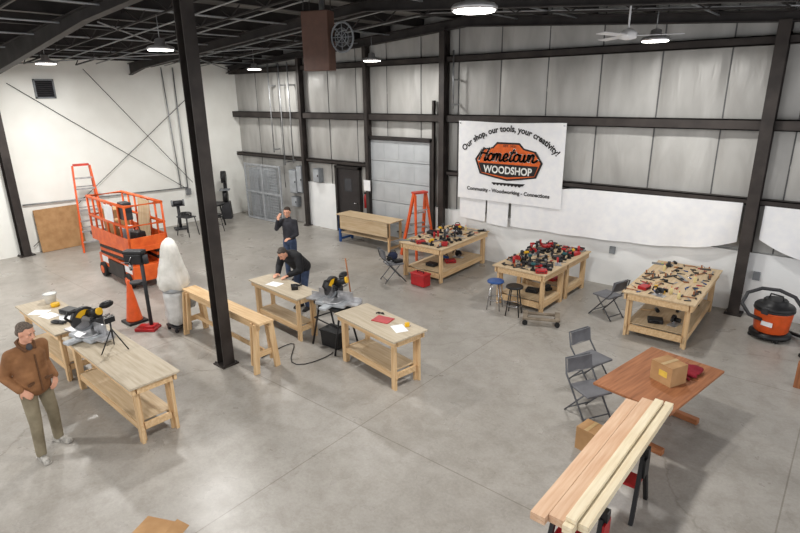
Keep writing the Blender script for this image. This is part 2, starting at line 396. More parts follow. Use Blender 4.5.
part('fan_guard',g,GREY,r); part('fan_motor',G().cyl((.52,-.05,.55),(.52,.16,.55),.09).beam((.27,.1,.55),(.52,.1,.55),.06,.1),BLACK,r)
for k in range(3):
    t=k*2.094; part('fan_blade',G().box((.52+.1*math.cos(t),-.02,.55+.1*math.sin(t)),(.16,.01,.08),(.3,-t,0)),DARK,r)
for a in(-.22,.22):
    for b in(-.12,.12): part('hanger_rod',G().cyl((a,b,1.02),(a,b,1.3),.01,n=6),STEEL,r)
part('flue_pipe',G().tube([(-.1,.15,.8),(-.1,.35,.8),(-.1,.4,.9),(-.1,.4,1.35)],.06,12),GALV,r)

# ---------------------------------------------------------------- banner
def textv(body,size=1,off=0,shear=0,spacing=1):
    c=bpy.data.curves.new('t','FONT'); c.body=body; c.size=size; c.offset=off; c.shear=shear; c.align_x='CENTER'; c.space_character=spacing; c.resolution_u=3
    o=bpy.data.objects.new('t',c); COL.objects.link(o); dg=bpy.context.evaluated_depsgraph_get(); dg.update()
    me=bpy.data.meshes.new_from_object(o.evaluated_get(dg)); v=[tuple(p.co) for p in me.vertices]; fs=[tuple(p.vertices) for p in me.polygons]
    bpy.data.objects.remove(o); bpy.data.meshes.remove(me); bpy.data.curves.remove(c); return v,fs
def fit(v,w,h,cx,cz):
    x0=min(p[0] for p in v);x1=max(p[0] for p in v);y0=min(p[1] for p in v);y1=max(p[1] for p in v)
    return [((p[0]-(x0+x1)/2)*w/(x1-x0)+cx,(p[1]-(y0+y1)/2)*h/(y1-y0)+cz) for p in v]
LET=[(.62,[[(.2,1),(.12,.5),(.05,0)],[(.58,1),(.5,.5),(.44,.08),(.52,0),(.64,.14)],[(.06,.46),(.3,.55),(.56,.52)]]),
(.4,[[(.22,.48),(.06,.36),(.05,.1),(.18,0),(.33,.1),(.35,.35),(.22,.48),(.32,.4),(.44,.44)]]),
(.66,[[(.05,.45),(.04,0)],[(.04,.2),(.15,.46),(.25,.4),(.25,0)],[(.25,.2),(.36,.46),(.46,.4),(.46,.08),(.55,0),(.68,.14)]]),
(.38,[[(.02,.14),(.28,.28),(.26,.46),(.13,.46),(.04,.25),(.1,.03),(.22,0),(.4,.14)]]),
(.34,[[(.24,.92),(.14,.35),(.13,.04),(.24,0),(.36,.12)],[(.02,.62),(.4,.66)]]),
(.4,[[(.22,.48),(.06,.36),(.05,.1),(.18,0),(.33,.1),(.35,.35),(.22,.48),(.32,.4),(.44,.44)]]),
(.6,[[(.04,.45),(.04,.1),(.15,0),(.27,.12),(.3,.44),(.3,.1),(.4,0),(.53,.2),(.52,.46),(.62,.4)]]),
(.5,[[(.05,.45),(.04,0)],[(.04,.2),(.16,.46),(.27,.4),(.27,.06),(.38,0),(.6,.16)]])]
def ribbon(pts,w,out):
    P=[Vector((a,b,0)) for a,b in pts]; C=[]
    for i in range(len(P)-1):
        p0=P[max(i-1,0)];p1=P[i];p2=P[i+1];p3=P[min(i+2,len(P)-1)]
        for k in range(5):
            t=k/5; C.append(.5*((2*p1)+(-p0+p2)*t+(2*p0-5*p1+4*p2-p3)*t*t+(-p0+3*p1-3*p2+p3)*t**3))
    C.append(P[-1]); vs,fs=out
    for i in range(len(C)-1):
        d=(C[i+1]-C[i])
        if d.length<1e-6: continue
        d.normalize(); n=Vector((-d.y,d.x,0))*w/2; a=C[i]-d*w*.3; b=C[i+1]+d*w*.3; o=len(vs)
        vs+= [tuple((a-n)[:2]),tuple((b-n)[:2]),tuple((b+n)[:2]),tuple((a+n)[:2])]; fs.append((o,o+1,o+2,o+3))
def script_text(w,W,H,cx,cz,rise=.03):
    out=([],[]); x=0
    for adv,st in LET:
        for s in st: ribbon([(x+a+b*.22,b*(1.25 if b<.5 else 1)+(.0 if b<.5 else .06)+x*rise) for a,b in s],w,out)
        x+=adv
    T=x+.2
    return [((a-T/2)*W/T+cx,(b-.5)*H+cz) for a,b in out[0]],out[1]
INK=M('black_ink',(30,26,26),.6); INKO=M('orange_ink',(232,104,36),.6); INKW=M('white_ink',(244,244,240),.6)
r=root('shop_banner','white vinyl banner with orange and black badge logo hung on wall','banner',(-6.68,YN-.29,2.63))
BW,BH=2.88,1.96
g=G(); vs=[];fs=[]; n=24
for j in range(5):
    for i in range(n+1):
        x=-BW/2+BW*i/n; z=-BH/2+BH*j/4; sag=.03*math.sin(math.pi*i/n)**2 if j==4 else 0
        vs.append((x,.006*math.sin(i*.9+j),z-sag))
for j in range(4):
    for i in range(n): a=j*(n+1)+i; fs.append((a,a+1,a+n+2,a+n+1))
g.add(vs,fs,True); part('banner_sheet',g,WHITE,r)
for s in(-1,1): part('grommet',G().cyl((s*(BW/2-.05),-.012,BH/2-.06),(s*(BW/2-.05),-.02,BH/2-.06),.02),CHROME,r)
def flat(name,v2,fs,mat,y,label=None):
    g=G(); g.add([(a,y,b) for a,b in v2],fs); return part(name,g,mat,r,label,recalc=False)
v,fs=textv('Our shop, our tools, your creativity!',1,.03)
v=fit(v,2.85,.2,0,0); Rr=1.8; zc=.80-Rr
v=[((Rr+b)*math.sin(a/Rr),zc+(Rr+b)*math.cos(a/Rr)) for a,b in v]
flat('slogan_lettering',v,fs,INK,-.012)
hexa=[(-.9,.02),(-.72,.27),(-.42,.33),(-.3,.45),(.3,.45),(.42,.33),(.72,.27),(.9,.02),(.76,-.33),(.36,-.4),(0,-.45),(-.36,-.4),(-.76,-.33)]
flat('badge_border',[(a*1.03,b*1.03+.03) for a,b in hexa],[list(range(13))],INK,-.012)
flat('badge_ground',[(a*.965,b*.93+.03) for a,b in hexa],[list(range(13))],INKO,-.015)
lo_=[(-.82,-.03),(-.73,-.265),(-.35,-.31),(0,-.345),(.35,-.31),(.73,-.265),(.82,-.03)]
flat('badge_band',lo_,[list(range(7))],INK,-.018)
v,fs=script_text(.15,1.66,.3,0,.18); flat('name_lettering_outline',v,fs,INKW,-.0195)
v,fs=script_text(.085,1.66,.3,0,.18); flat('name_lettering',v,fs,INK,-.0225)
v,fs=textv('WOODSHOP',1,.03); flat('shop_lettering',fit(v,1.34,.19,0,-.175),fs,INKW,-.024)
v,fs=textv('EST. 2021',1,.01); flat('date_lettering',fit(v,.34,.055,.05,.41),fs,INK,-.024)
v,fs=textv('Community - Woodworking - Connections',1,.03); flat('motto_lettering',fit(v,2.3,.125,0,-.72),fs,INK,-.012)
sw=[(-.42,-.5),(-.42,-.53)]+[(-.4+.8*i/16,-.53-(.04 if i%2 else .0)) for i in range(17)]+[(.44,-.53),(.5,-.47),(.36,-.48)]
flat('saw_emblem',sw,[list(range(len(sw)))],INK,-.012)

def sheet(x0,x1,top,bot,label,y=YN-.275,waves=3.,amp=.03):
    g=G(); vs=[];fs=[]; n=40;m=8
    for j in range(m+1):
        for i in range(n+1):
            t=i/n; x=x0+(x1-x0)*t; zt=top(t); zb=bot(t); k=j/m
            vs.append((x,y+amp*k*math.sin(t*waves*6.28+k*2)-.02*k,zt+(zb-zt)*k))
    for j in range(m):
        for i in range(n): a=j*(n+1)+i; fs.append((a,a+1,a+n+2,a+n+1))
    g.add(vs,fs,True); single('white_sheet',g,WHITE,label,'sheeting')
sheet(-8.08,-7.28,lambda t:1.72,lambda t:1.12-.03*t,'short white plastic sheet hanging under the banner',waves=.6,amp=.012,y=YN-.245)
sheet(-7.24,-6.62,lambda t:1.72,lambda t:1.05-.02*t,'short white plastic sheet hanging beside another sheet',waves=.6,amp=.012,y=YN-.245)
sheet(-6.55,-1.62,lambda t:1.95+.2*min(1,t*3)+.06*t,lambda t:1.06+.16*t+.22*(2*t-1)**4*t-.05*math.sin(t*math.pi),'long white plastic sheeting sagging from the wall girt',waves=5,y=YN-.25)
sheet(-1.26,.6,lambda t:2.2-.02*t,lambda t:1.3+.25*(1-t)**3-.25*t,'white plastic sheeting draped from the wall girt beside the column',waves=2)

# ---------------------------------------------------------------- benches
def bench(label,x,y,rz,L,W,H=.86,leg=.09,inset=.12,ap=.09,shelf=.22,tm=None,tt=.028,shelf_m=None,frame=None,end_in=.1):
    tm=tm or PLY['x']; fr=frame or PINE
    r=root('workbench',label,'workbench',(x,y,0),rz)
    part('worktop',G().box((0,0,H-tt/2),(L,W,tt)),tm,r,bevel=.003)
    lx=L/2-inset; ly=W/2-end_in
    for a in(-1,1):
        for b in(-1,1):
            g=G().box((a*lx,b*ly,(H-tt)/2),(leg,leg*.45,H-tt)); g.box((a*lx-a*leg*.3,b*(ly-leg*.44),(H-tt)/2-.05),(leg*.42,leg*.42,H-tt-.1)); part('leg',g,fr['z'],r)
    g=G()
    for b in(-1,1): g.box((0,b*(ly+leg*.45),H-tt-ap/2-.001),(L-.06,.038,ap))
    for a in(-1,1): g.box((a*(L/2-.05),0,H-tt-ap/2-.001),(.038,2*ly,ap))
    part('apron',g,fr['x'],r)
    if shelf:
        g=G()
        for b in(-1,1): g.box((0,b*(ly-leg*.1),shelf),(2*lx+.1,.038,ap))
        for a in(-1,1): g.box((a*(lx+.0),0,shelf),(.038,2*ly-.1,ap))
        part('stretcher',g,fr['x'],r)
        part('lower_shelf',G().box((0,0,shelf+ap/2+.008),(2*lx-.12,2*ly-.0,.016)),shelf_m or PLY['x'],r)
    return r
bench('pine workbench with plywood top holding papers and small supplies',-9.92,2.83,-1,1.9,.62,tm=PLYG)
bench('long pine workbench with grey plywood top and low shelf',-7.6,2.82,-2,2.35,.66,tm=PLYG)
bench('short pine workbench with plywood top and low shelf',-8.0,6.1,-5,1.62,.54,tm=PLYG)
bench('short pine workbench with plywood top holding red folder',-5.44,5.95,-9.5,1.52,.68,tm=PLYG)
bench('large pine workbench covered with power tools',-7.72,11.0,91.5,2.2,1.26,leg=.1,shelf=.16,ap=.12,tm=PLY['x'])
bench('square pine workbench crowded with red and black cordless tools',-4.95,10.17,89,1.1,1.2,leg=.1,shelf=.16,ap=.12,tm=PLY['x'])
bench('square pine workbench crowded with cordless tools, pushed against another',-4.93,11.29,89,1.12,1.2,leg=.1,shelf=.16,ap=.12,tm=PLY['x'])
bench('large pine workbench covered with hand tools',-2.33,10.85,91,2.38,1.2,leg=.1,shelf=.16,ap=.12,tm=PLY['x'])
r=root('workbench','low plywood workbench with blue leg against the sectional door','workbench',(-10.85,11.55,0))
part('worktop',G().box((0,0,.85),(2.15,.6,.03)),PLY['x'],r); part('front_panel',G().box((0,-.27,.62),(2.0,.02,.4)),PLY['x'],r)
for a in(-1,1):
    for b in(-1,1): part('leg',G().box((a*.98,b*.25,.42),(.06,.06,.83)),BLUE if a<0 else PINE['z'],r)
part('cross_brace',G().box((-.98,0,.1),(.05,.46,.06)),BLUE,r); part('cross_brace',G().box((.98,0,.1),(.05,.46,.06)),PINE['y'],r)
part('lower_shelf',G().box((0,0,.3),(1.9,.5,.02)),PLY['x'],r)
r=root('trestle_bench','long narrow pine trestle bench beside the steel column','workbench',(-8.07,4.86,0),-3)
part('worktop',G().box((0,0,.86),(2.55,.27,.035)),PINE['x'],r,bevel=.003)
part('apron',G().box((0,-.1,.79),(2.4,.038,.1)).box((0,.1,.79),(2.4,.038,.1)),PINE['x'],r)
for a in(-1,1):
    for b in(-1,1):
        g=G().beam((a*1.16,b*.13,.84),(a*1.18,b*.2,.0),.1,.04); g.beam((a*1.06,b*.13,.84),(a*1.07,b*.18,.12),.07,.04); part('leg',g,PINE['z'],r)
    part('cross_brace',G().beam((a*1.14,-.17,.3),(a*1.14,.17,.3),.035,.09),PINE['y'],r)
part('stretcher',G().beam((-1.12,0,.33),(1.12,0,.33),.035,.07),PINE['x'],r)

r=root('trestle_table','orange-brown stained wooden trestle table holding a cardboard box','table',(-1.52,7.02,0),-10)
part('table_top',G().box((0,0,.735),(.98,1.55,.035)),OAK['y'],r,bevel=.006)
for b in(-1,1):
    g=G().box((0,b*.5,.37),(.12,.06,.62)); g.box((0,b*.5,.7),(.72,.07,.05)); part('leg',g,OAK['z'],r,bevel=.005)
    part('foot',G().box((0,b*.5,.04),(.74,.09,.08)),OAK['x'],r,bevel=.01)
part('stretcher',G().box((0,0,.3),(.04,1.0,.1)),OAK['y'],r)

# ---------------------------------------------------------------- people
def blob(name,prims,mats,parent,vox=.009,label=None,sm=4):
    g=G()
    for p in prims:
        if p[0]=='c': g.cyl(p[1],p[2],p[3],p[4],14); g.sph(p[1],p[3]*.999); g.sph(p[2],p[4]*.999)
        elif p[0]=='e': g.sph(p[1],p[2],p[3] if len(p)>3 else (0,0,0),18,12)
        elif p[0]=='b': g.box(p[1],p[2],p[3] if len(p)>3 else (0,0,0))
    me=mesh(name,g,mats); o=bpy.data.objects.new(name,me); COL.objects.link(o)
    m=o.modifiers.new('r','REMESH'); m.mode='VOXEL'; m.voxel_size=vox; m.use_smooth_shade=True
    s=o.modifiers.new('s','SMOOTH'); s.iterations=sm; s.factor=.5
    dg=bpy.context.evaluated_depsgraph_get(); dg.update(); nm=bpy.data.meshes.new_from_object(o.evaluated_get(dg)); nm.name=name
    bpy.data.objects.remove(o); nm.polygons.foreach_set('use_smooth',[True]*len(nm.polygons))
    o=bpy.data.objects.new(name,nm); COL.objects.link(o); o.parent=parent
    if label:o['label']=label
    return o
def hand(w,d,n,curl=.45,side=1):
    w=Vector(w);d=Vector(d).normalized();n=Vector(n); n=(n-d*n.dot(d)).normalized(); s=d.cross(n); P=[]
    for i in range(4):
        k=w+d*.088+s*(1.5-i)*.021*side; P.append(('c',w+s*(1.5-i)*.012*side,k,.015,.0105))
        sc=[.95,1.06,.98,.78][i]; a=0; q=k
        for L,rr in((.042,.0095),(.027,.0088),(.021,.008)):
            a+=curl; e=q+(d*math.cos(a)+n*math.sin(a))*L*sc; P.append(('c',q,e,rr,rr*.93)); q=e
    t0=w+d*.02+s*.022*side; t1=t0+(d*.55+s*.7*side+n*.25).normalized()*.045; t2=t1+(d*.8+s*.3*side+n*.4).normalized()*.032
    P+= [('c',t0,t1,.014,.011),('c',t1,t2,.0105,.009)]
    return P
SKIN=M('skin',(216,162,136),.55,0,(202,146,120),8)
def head(c,look):
    Rm=look; c=Vector(c); T=lambda x,y,z:c+Rm@Vector((x,y,z))
    P=[('e',T(-.01,0,.025),(.098,.077,.095),Rm),('e',T(.022,0,-.045),(.066,.058,.07),Rm),('e',T(.06,0,-.098),(.026,.028,.02),Rm),
       ('c',T(.088,0,.018),T(.112,0,-.025),.008,.013),('c',T(.105,-.012,-.028),T(.105,.012,-.028),.009,.009),
       ('e',T(-.005,.08,-.005),(.02,.01,.034),Rm),('e',T(-.005,-.08,-.005),(.02,.01,.034),Rm),
       ('e',T(.082,0,-.056),(.012,.024,.005),Rm),('e',T(.08,0,-.07),(.013,.022,.006),Rm),('e',T(.078,.03,.036),(.012,.024,.008),Rm),('e',T(.078,-.03,.036),(.012,.024,.008),Rm),
       ('e',T(.06,.045,-.02),(.022,.016,.02),Rm),('e',T(.06,-.045,-.02),(.022,.016,.02),Rm)]
    return P,T
def face_parts(T,Rm,parent,hairm,hair='short'):
    for s in(-1,1):
        g=G(); g.m(0).sph(T(.0775,s*.03,.012),(.011,.013,.007),Rm); g.m(1).sph(T(.0865,s*.03,.012),.005)
        part('eye',g,[M('eye_white',(176,152,138),.4),M('iris',(70,54,46),.3)],parent)
        part('eyebrow',G().sph(T(.088,s*.031,.034),(.005,.018,.0035),Rm),hairm,parent)
    part('mouth',G().sph(T(.089,0,-.062),(.005,.021,.003),Rm),M('lips',(176,112,98),.6),parent)
    pr=[('e',T(-.03,0,.052),(.09,.083,.077),Rm),('e',T(-.055,0,.0),(.058,.079,.07),Rm),('e',T(.035,0,.098),(.035,.055,.022),Rm)]
    blob('hair',pr,hairm,parent,.006,sm=1)
def shoe(p,ang,mat,parent,toe=0):
    c,s=math.cos(ang),math.sin(ang)
    def T(x,y,z): return (p[0]+x*c-y*s,p[1]+x*s+y*c,z)
    blob('shoe',[('c',T(-.04,0,.05),T(.1,0,.04),.045,.036),('c',T(.1,0,.038),T(.16,0,.034),.042,.034),('c',T(-.04,0,.05),T(-.03,0,.1),.045,.045),('b',T(.05,0,.012),(.26,.085,.024),(0,0,ang))],mat,parent,.008,sm=2)
def person(label,loc,rz,J,mats,hair='short',look=(0,0,0),shoeang=(0.1,-.1),hands=(None,None),bulk=1.0,hem=0):
    """J: joints in local coords facing +x"""
    r=root('person',label,'person',loc,rz); V={k:Vector(v) for k,v in J.items()}
    jk,tr,sh,hr=mats
    Rm=Euler(look).to_matrix(); hp,T=head(V['head'],Rm)
    B=list(hp); ch=V['chest']; pe=V['pelvis']; nk=V['neck']
    up=(ch-pe).normalized(); 
    yax=Vector((0,1,0)); xax=yax.cross(up).normalized(); TM=Matrix((xax,yax,up)).transposed()
    B+= [('c',nk-up*.05,V['head']-Rm@Vector((.015,0,.05)),.058,.05),('e',ch,(.105,.16,.17),TM),('e',(ch+pe)/2,(.1,.14,.2),TM),('e',pe,(.11,.155,.13),TM)]
    for s in('l','r'):
        B+= [('c',V['sh_'+s],V['el_'+s],.05,.038),('c',V['el_'+s],V['wr_'+s],.038,.026),('c',ch+up*.1,V['sh_'+s],.06,.05)]
        B+= [('c',V['hip_'+s],V['kn_'+s],.08,.055),('c',V['kn_'+s],V['an_'+s],.052,.036)]
    for hnd in hands:
        if hnd: B+=hand(*hnd)
    blob('body',B,SKIN,r,.008)
    face_parts(T,Rm,r,hr,hair)
    k=bulk; JK=[('c',nk-up*.05,nk-up*.01,.085,.07)]
    base=pe+up*(.04-hem); topc=ch+up*.04; N=7
    for i in range(N):
        t=i/(N-1); c=base.lerp(topc,t); JK.append(('e',c,((.138-.008*t)*k,(.176+.016*t)*k,.13),TM))
    for s in('l','r'):
        JK+= [('c',ch+up*.13,V['sh_'+s],.075,.072*k),('c',V['sh_'+s],V['el_'+s],.072*k,.058*k),('c',V['el_'+s],V['el_'+s].lerp(V['wr_'+s],.93),.058*k,.046*k)]
    blob('jacket',JK,jk,r,.011)
    TRS=[('e',pe,(.125,.17,.13),TM)]
    for s in('l','r'):
        TRS+= [('c',V['hip_'+s],V['kn_'+s],.095,.072),('c',V['kn_'+s],V['an_'+s]+Vector((0,0,.0)),.07,.06)]
    blob('trousers',TRS,tr,r,.011)
    for i,s in enumerate('lr'):
        a=V['an_'+s]; shoe((a.x,a.y),shoeang[i],sh,r)
    return r,T
BR=M('brown_canvas',(150,106,70),.85,0,(116,78,48),5,bump=.5); KH=M('khaki_cloth',(140,130,108),.9,0,(114,104,84),5,bump=.5)
r,T=person('man in brown work jacket and khaki trousers, hands in pockets',(-7.34,1.72,0),15,
 dict(head=(.07,0,1.65),neck=(0,0,1.51),chest=(0,0,1.29),pelvis=(0,0,.95),sh_l=(-.01,.19,1.41),sh_r=(-.01,-.19,1.41),el_l=(-.13,.245,1.13),el_r=(-.13,-.245,1.13),wr_l=(.09,.21,.98),wr_r=(.09,-.21,.98),
  hip_l=(0,.095,.9),hip_r=(0,-.095,.9),kn_l=(.0,.14,.5),kn_r=(.08,-.13,.5),an_l=(-.07,.18,.09),an_r=(.1,-.16,.09)),
 (BR,KH,M('grey_trainer',(190,186,178),.7,0,(120,116,110),20),M('grey_hair',(112,100,90),.9,0,(78,68,60),60)),'short',(0,.32,.3),(.25,-.2),hands=(((.09,.21,.98),(.45,-.45,-.7),(-1,-.2,0),.4,1),((.09,-.21,.98),(.45,.45,-.7),(-1,.2,0),.4,-1)),bulk=1.06,hem=.06)
COLR=M('dark_collar',(104,72,48),.9)
for s in(-1,1):
    part('collar',G().tube([(-.07,0,1.55),(-.045,s*.07,1.53),(.03,s*.085,1.49),(.09,s*.05,1.43)],.02,8),COLR,r)
    part('pocket_flap',G().box((.135,s*.1,1.03),(.03,.11,.03),(0,0,-s*.45)),COLR,r)
part('zip',G().beam((.145,0,1.38),(.155,0,.9),.014,.012),COLR,r)
part('shirt',G().sph((.06,0,1.46),(.045,.04,.05)),M('dark_tee',(70,70,74),.9),r)
DKS=M('charcoal_shirt',(56,56,62),.9,0,(38,38,44),6); JEAN=M('blue_denim',(66,80,108),.9,0,(48,60,84),8)
person('man in dark shirt and jeans standing with one arm raised',(-10.3,8.15,0),-70,
 dict(head=(.03,0,1.64),neck=(0,0,1.5),chest=(0,0,1.28),pelvis=(0,0,.95),sh_l=(-.01,.17,1.41),sh_r=(-.01,-.17,1.41),el_l=(.02,.22,1.12),el_r=(.12,-.27,1.24),wr_l=(.18,.13,1.05),wr_r=(.2,-.16,1.48),
  hip_l=(0,.085,.9),hip_r=(0,-.085,.9),kn_l=(.03,.1,.5),kn_r=(.02,-.1,.5),an_l=(.02,.12,.09),an_r=(-.03,-.12,.09)),
 (DKS,JEAN,M('black_shoe',(34,32,32),.6),M('dark_hair',(66,54,46),.9,0,(44,36,32),30)),'short',(0,.2,.2),hands=(((.18,.13,1.05),(.9,-.3,0),(0,-.2,-1),.4,-1),((.2,-.16,1.48),(-.2,.3,1),(-1,.2,0),.3,1)),bulk=.9)
BLK=M('black_jacket',(32,32,36),.8,0,(20,20,22),5,bump=.5)
person('man in black jacket bending over a workbench',(-8.5,6.88,0),-80,
 dict(head=(.42,0,1.33),neck=(.3,0,1.3),chest=(.14,0,1.17),pelvis=(-.12,0,.93),sh_l=(.2,.2,1.24),sh_r=(.2,-.2,1.24),el_l=(.26,.28,.98),el_r=(.26,-.27,.98),wr_l=(.46,.15,.92),wr_r=(.46,-.12,.92),
  hip_l=(-.12,.09,.88),hip_r=(-.12,-.09,.88),kn_l=(-.04,.1,.5),kn_r=(-.04,-.1,.5),an_l=(-.1,.12,.09),an_r=(-.14,-.12,.09)),
 (BLK,JEAN,MC['black_shoe'],M('dark_grey_hair',(82,74,68),.9,0,(56,50,46),30)),'short',(0,.75,0),hands=(((.46,.15,.915),(1,-.2,-.05),(0,0,-1),.2,-1),((.46,-.12,.915),(1,.2,-.05),(0,0,-1),.2,1)),bulk=1.2,hem=.05)

# ---------------------------------------------------------------- scissor lift
r=root('scissor_lift','orange scissor lift with guard rails, parked by the white wall','scissor lift',(-13.45,5.75,0),-3)
g=G().box((0,0,.37),(2.1,.8,.4)); g.box((0,0,.18),(1.1,.6,.12)); part('chassis',g,ORANGE,r,bevel=.03)
part('pothole_guard',G().box((0,-.41,.2),(1.1,.02,.14)).box((0,.41,.2),(1.1,.02,.14)),STEEL,r)
for a in(-1,1):
    for b in(-1,1):
        w_=part('wheel',G().cyl((a*.74,b*.33,.18),(a*.74,b*.47,.18),.18,n=24),RUBBER,r)
        part('hub',G().cyl((a*.74,b*.475,.18),(a*.74,b*.485,.18),.1,n=16),ORANGE,w_)
for k,z in enumerate((.63,.71,.79,.87)):
    for b in(-1,1):
        for s in(-1,1):
            part('scissor_arm',G().beam((-.95,b*(.3+.05*s),z-.04*s),(.95,b*(.3+.05*s),z+.04*s),.05,.07),STEEL if (s<0)^(k%2==0) else ORANGE,r)
part('hydraulic_cylinder',G().cyl((-.5,0,.62),(.6,0,.84),.06),CHROME,r)
part('platform_deck',G().box((0,0,.97),(2.3,.9,.12)),ORANGE,r,bevel=.01)
part('deck_surface',G().box((0,0,1.035),(2.2,.82,.01)),LGREY,r)
part('toe_board',G().box((0,-.44,1.14),(2.26,.02,.22)).box((0,.44,1.14),(2.26,.02,.22)).box((1.13,0,1.14),(.02,.86,.22)),ORANGE,r)
g=G()
for z in(1.52,1.98):
    g.tube([(-1.12,-.42,z),(1.12,-.42,z),(1.12,.42,z),(-1.12,.42,z)],.036,8,True)
for x in(-1.12,-.75,-.38,0,.38,.75,1.12):
    for b in(-.42,.42): g.cyl((x,b,1.0),(x,b,1.98),.026,n=8)
part('guard_rail',g,ORANGE,r)
part('sign_panel',G().box((.28,-.465,1.75),(.5,.012,.36)),WHITE,r)
part('extension_deck',G().box((-1.3,0,1.0),(.3,.78,.08)),STEEL,r)
part('control_box',G().box((.85,-.3,1.85),(.3,.2,.4)),DARK,r,bevel=.02); part('battery_tray',G().box((.1,-.41,.4),(.9,.06,.24)),STEEL,r)
part('entry_ladder',G().box((-1.08,0,.5),(.03,.5,.04)).box((-1.08,0,.75),(.03,.5,.04)).box((-1.08,.24,.6),(.03,.03,.6)).box((-1.08,-.24,.6),(.03,.03,.6)),ORANGE,r)
part('warning_label',G().box((.75,-.404,.45),(.4,.006,.16)),WHITE,r); part('warning_label',G().box((-.65,-.404,.45),(.36,.006,.16)),WHITE,r)
single('plywood_sheet',G().box((0,0,.46),(.7,.02,.92)),PLY['z'],'small plywood sheet standing inside the lift platform','plywood',(-13.1,5.98,1.05),-8,rot=(-.1,0,-.1))
def cbox(x,y,z,rz,w,d,h,label):
    r=root('cardboard_box',label,'box',(x,y,z),rz); part('box_body',G().box((0,0,h/2),(w,d,h)),CARD,r)
    part('flap',G().box((-w*.25,0,h+.004),(w*.49,d,.006)),CARD,r); part('flap',G().box((w*.25,0,h+.004),(w*.49,d,.006)),CARD,r); part('packing_tape',G().box((0,0,h+.009),(.05,d,.002)),M('packing_tape',(196,164,116),.4),r); return r
cbox(-14.1,5.8,1.045,5,.45,.4,.62,'brown cardboard box on the lift platform')
cbox(-13.55,5.62,1.045,-8,.3,.3,.45,'small brown cardboard box on the lift platform')
r=root('tool_bag','black open tool bag on the lift platform','bag',(-12.7,5.65,1.045),5); part('bag_body',G().box((0,0,.14),(.36,.24,.28),tap=.85),BLACK,r,bevel=.02); part('handle',G().tube([(-.12,0,.27),(-.08,0,.4),(.08,0,.4),(.12,0,.27)],.012,6),DARK,r)
r=root('plastic_bucket','grey plastic bucket on the lift platform','bucket',(-13.15,5.6,1.045)); part('bucket_body',G().lathe([(.12,0),(.15,.3),(.155,.32)],n=20),LGREY,r); part('rim',G().tube([(.155*math.cos(a*.3927),.155*math.sin(a*.3927),.32) for a in range(16)],.008,6,True),WHITE,r)

# ---------------------------------------------------------------- stepladders
def ladder(x,y,rz,H,label,spread=.55,w0=.32,w1=.16,stm=None):
    r=root('stepladder',label,'ladder',(x,y,0),rz)
    for s in(-1,1):
        part('side_rail',G().beam((-spread,s*w0,0),(0,s*w1,H),.045,.1),ORANGE2,r)
        part('rear_rail',G().beam((spread*.75,s*(w0-.04),0),(.05,s*(w1-.01),H-.03),.04,.07),ORANGE2,r)
    n=int(H/.3)
    for i in range(1,n):
        t=i*.3/H; part('step',G().box((-spread*(1-t),0,i*.3),(.1,2*(w0+(w1-w0)*t)-.02,.04)),stm or ALU,r)
    for i in range(1,4): t=i*.25; part('rear_brace',G().box((spread*.75*(1-t)+.05*t,0,H*t),(.02,2*(w0+(w1-w0)*t)-.06,.03)),ALU,r)
    part('top_cap',G().box((0,0,H+.02),(.2,.4,.05)),M('ladder_cap',(200,62,44),.5),r)
    for s in(-1,1): part('spreader',G().beam((-.5*spread,s*.24,H*.45),(.4*spread,s*.22,H*.45),.015,.02),ALU,r)
ladder(-8.93,11.5,-20,1.75,'orange fibreglass stepladder standing by the sectional door',.42,.34,.18)
ladder(-17.2,6.35,165,2.45,'tall orange fibreglass stepladder by the white wall',.4,.36,.22)

single('cardboard_sheet',G().box((0,0,.62),(.04,1.2,1.24)),CARD,'large brown cardboard sheet leaning on the white wall','cardboard',(XW+.2,5.75,0.005),0,rot=(0,-.08,0))
r=root('traffic_cone','large orange traffic cone with black base','cone',(-10.65,4.4,0)); part('cone_base',G().box((0,0,.025),(.38,.38,.05)),BLACK,r,bevel=.01)
part('cone_body',G().lathe([(.155,.05),(.15,.07),(.03,.86),(.025,.88)],n=24),ORANGE2,r)
r=root('drill_press','floor standing drill press with red base and black head','drill press',(-10.07,4.38,0),215)
part('foot_base',G().box((0,0,.03),(.4,.28,.06)).box((-.08,0,.08),(.2,.2,.05)),RED,r,bevel=.01)
part('post',G().cyl((-.08,0,.08),(-.08,0,1.6),.035),DARK,r)
part('work_table',G().cyl((.08,0,.95),(.08,0,.98),.12,n=20).box((-.02,0,.94),(.16,.08,.05)),DARK,r)
part('drill_head',G().box((.04,0,1.43),(.34,.17,.2)).box((.03,0,1.56),(.38,.19,.07)),BLACK,r,bevel=.02)
part('motor',G().cyl((-.16,0,1.34),(-.16,0,1.5),.055),DARK,r); part('chuck',G().cyl((.14,0,1.2),(.14,0,1.34),.03,.04),CHROME,r)
for k in range(3):
    t=k*2.1; part('feed_handle',G().cyl((.1,.1,1.38),(.1+.14*math.cos(t),.13,1.38+.14*math.sin(t)),.008,n=6),CHROME,r)
r=root('dust_collector','white draped-bag dust collector on a wheeled base','dust collector',(-9.6,4.78,0),0)
part('base',G().box((0,0,.1),(.36,.34,.04)).box((-.14,0,.35),(.05,.24,.5)),DARK,r)
for a in(-1,1):
    for b in(-1,1): part('caster',G().cyl((a*.14,b*.12,.04),(a*.14,b*.16,.04),.04,n=12),RUBBER,r)
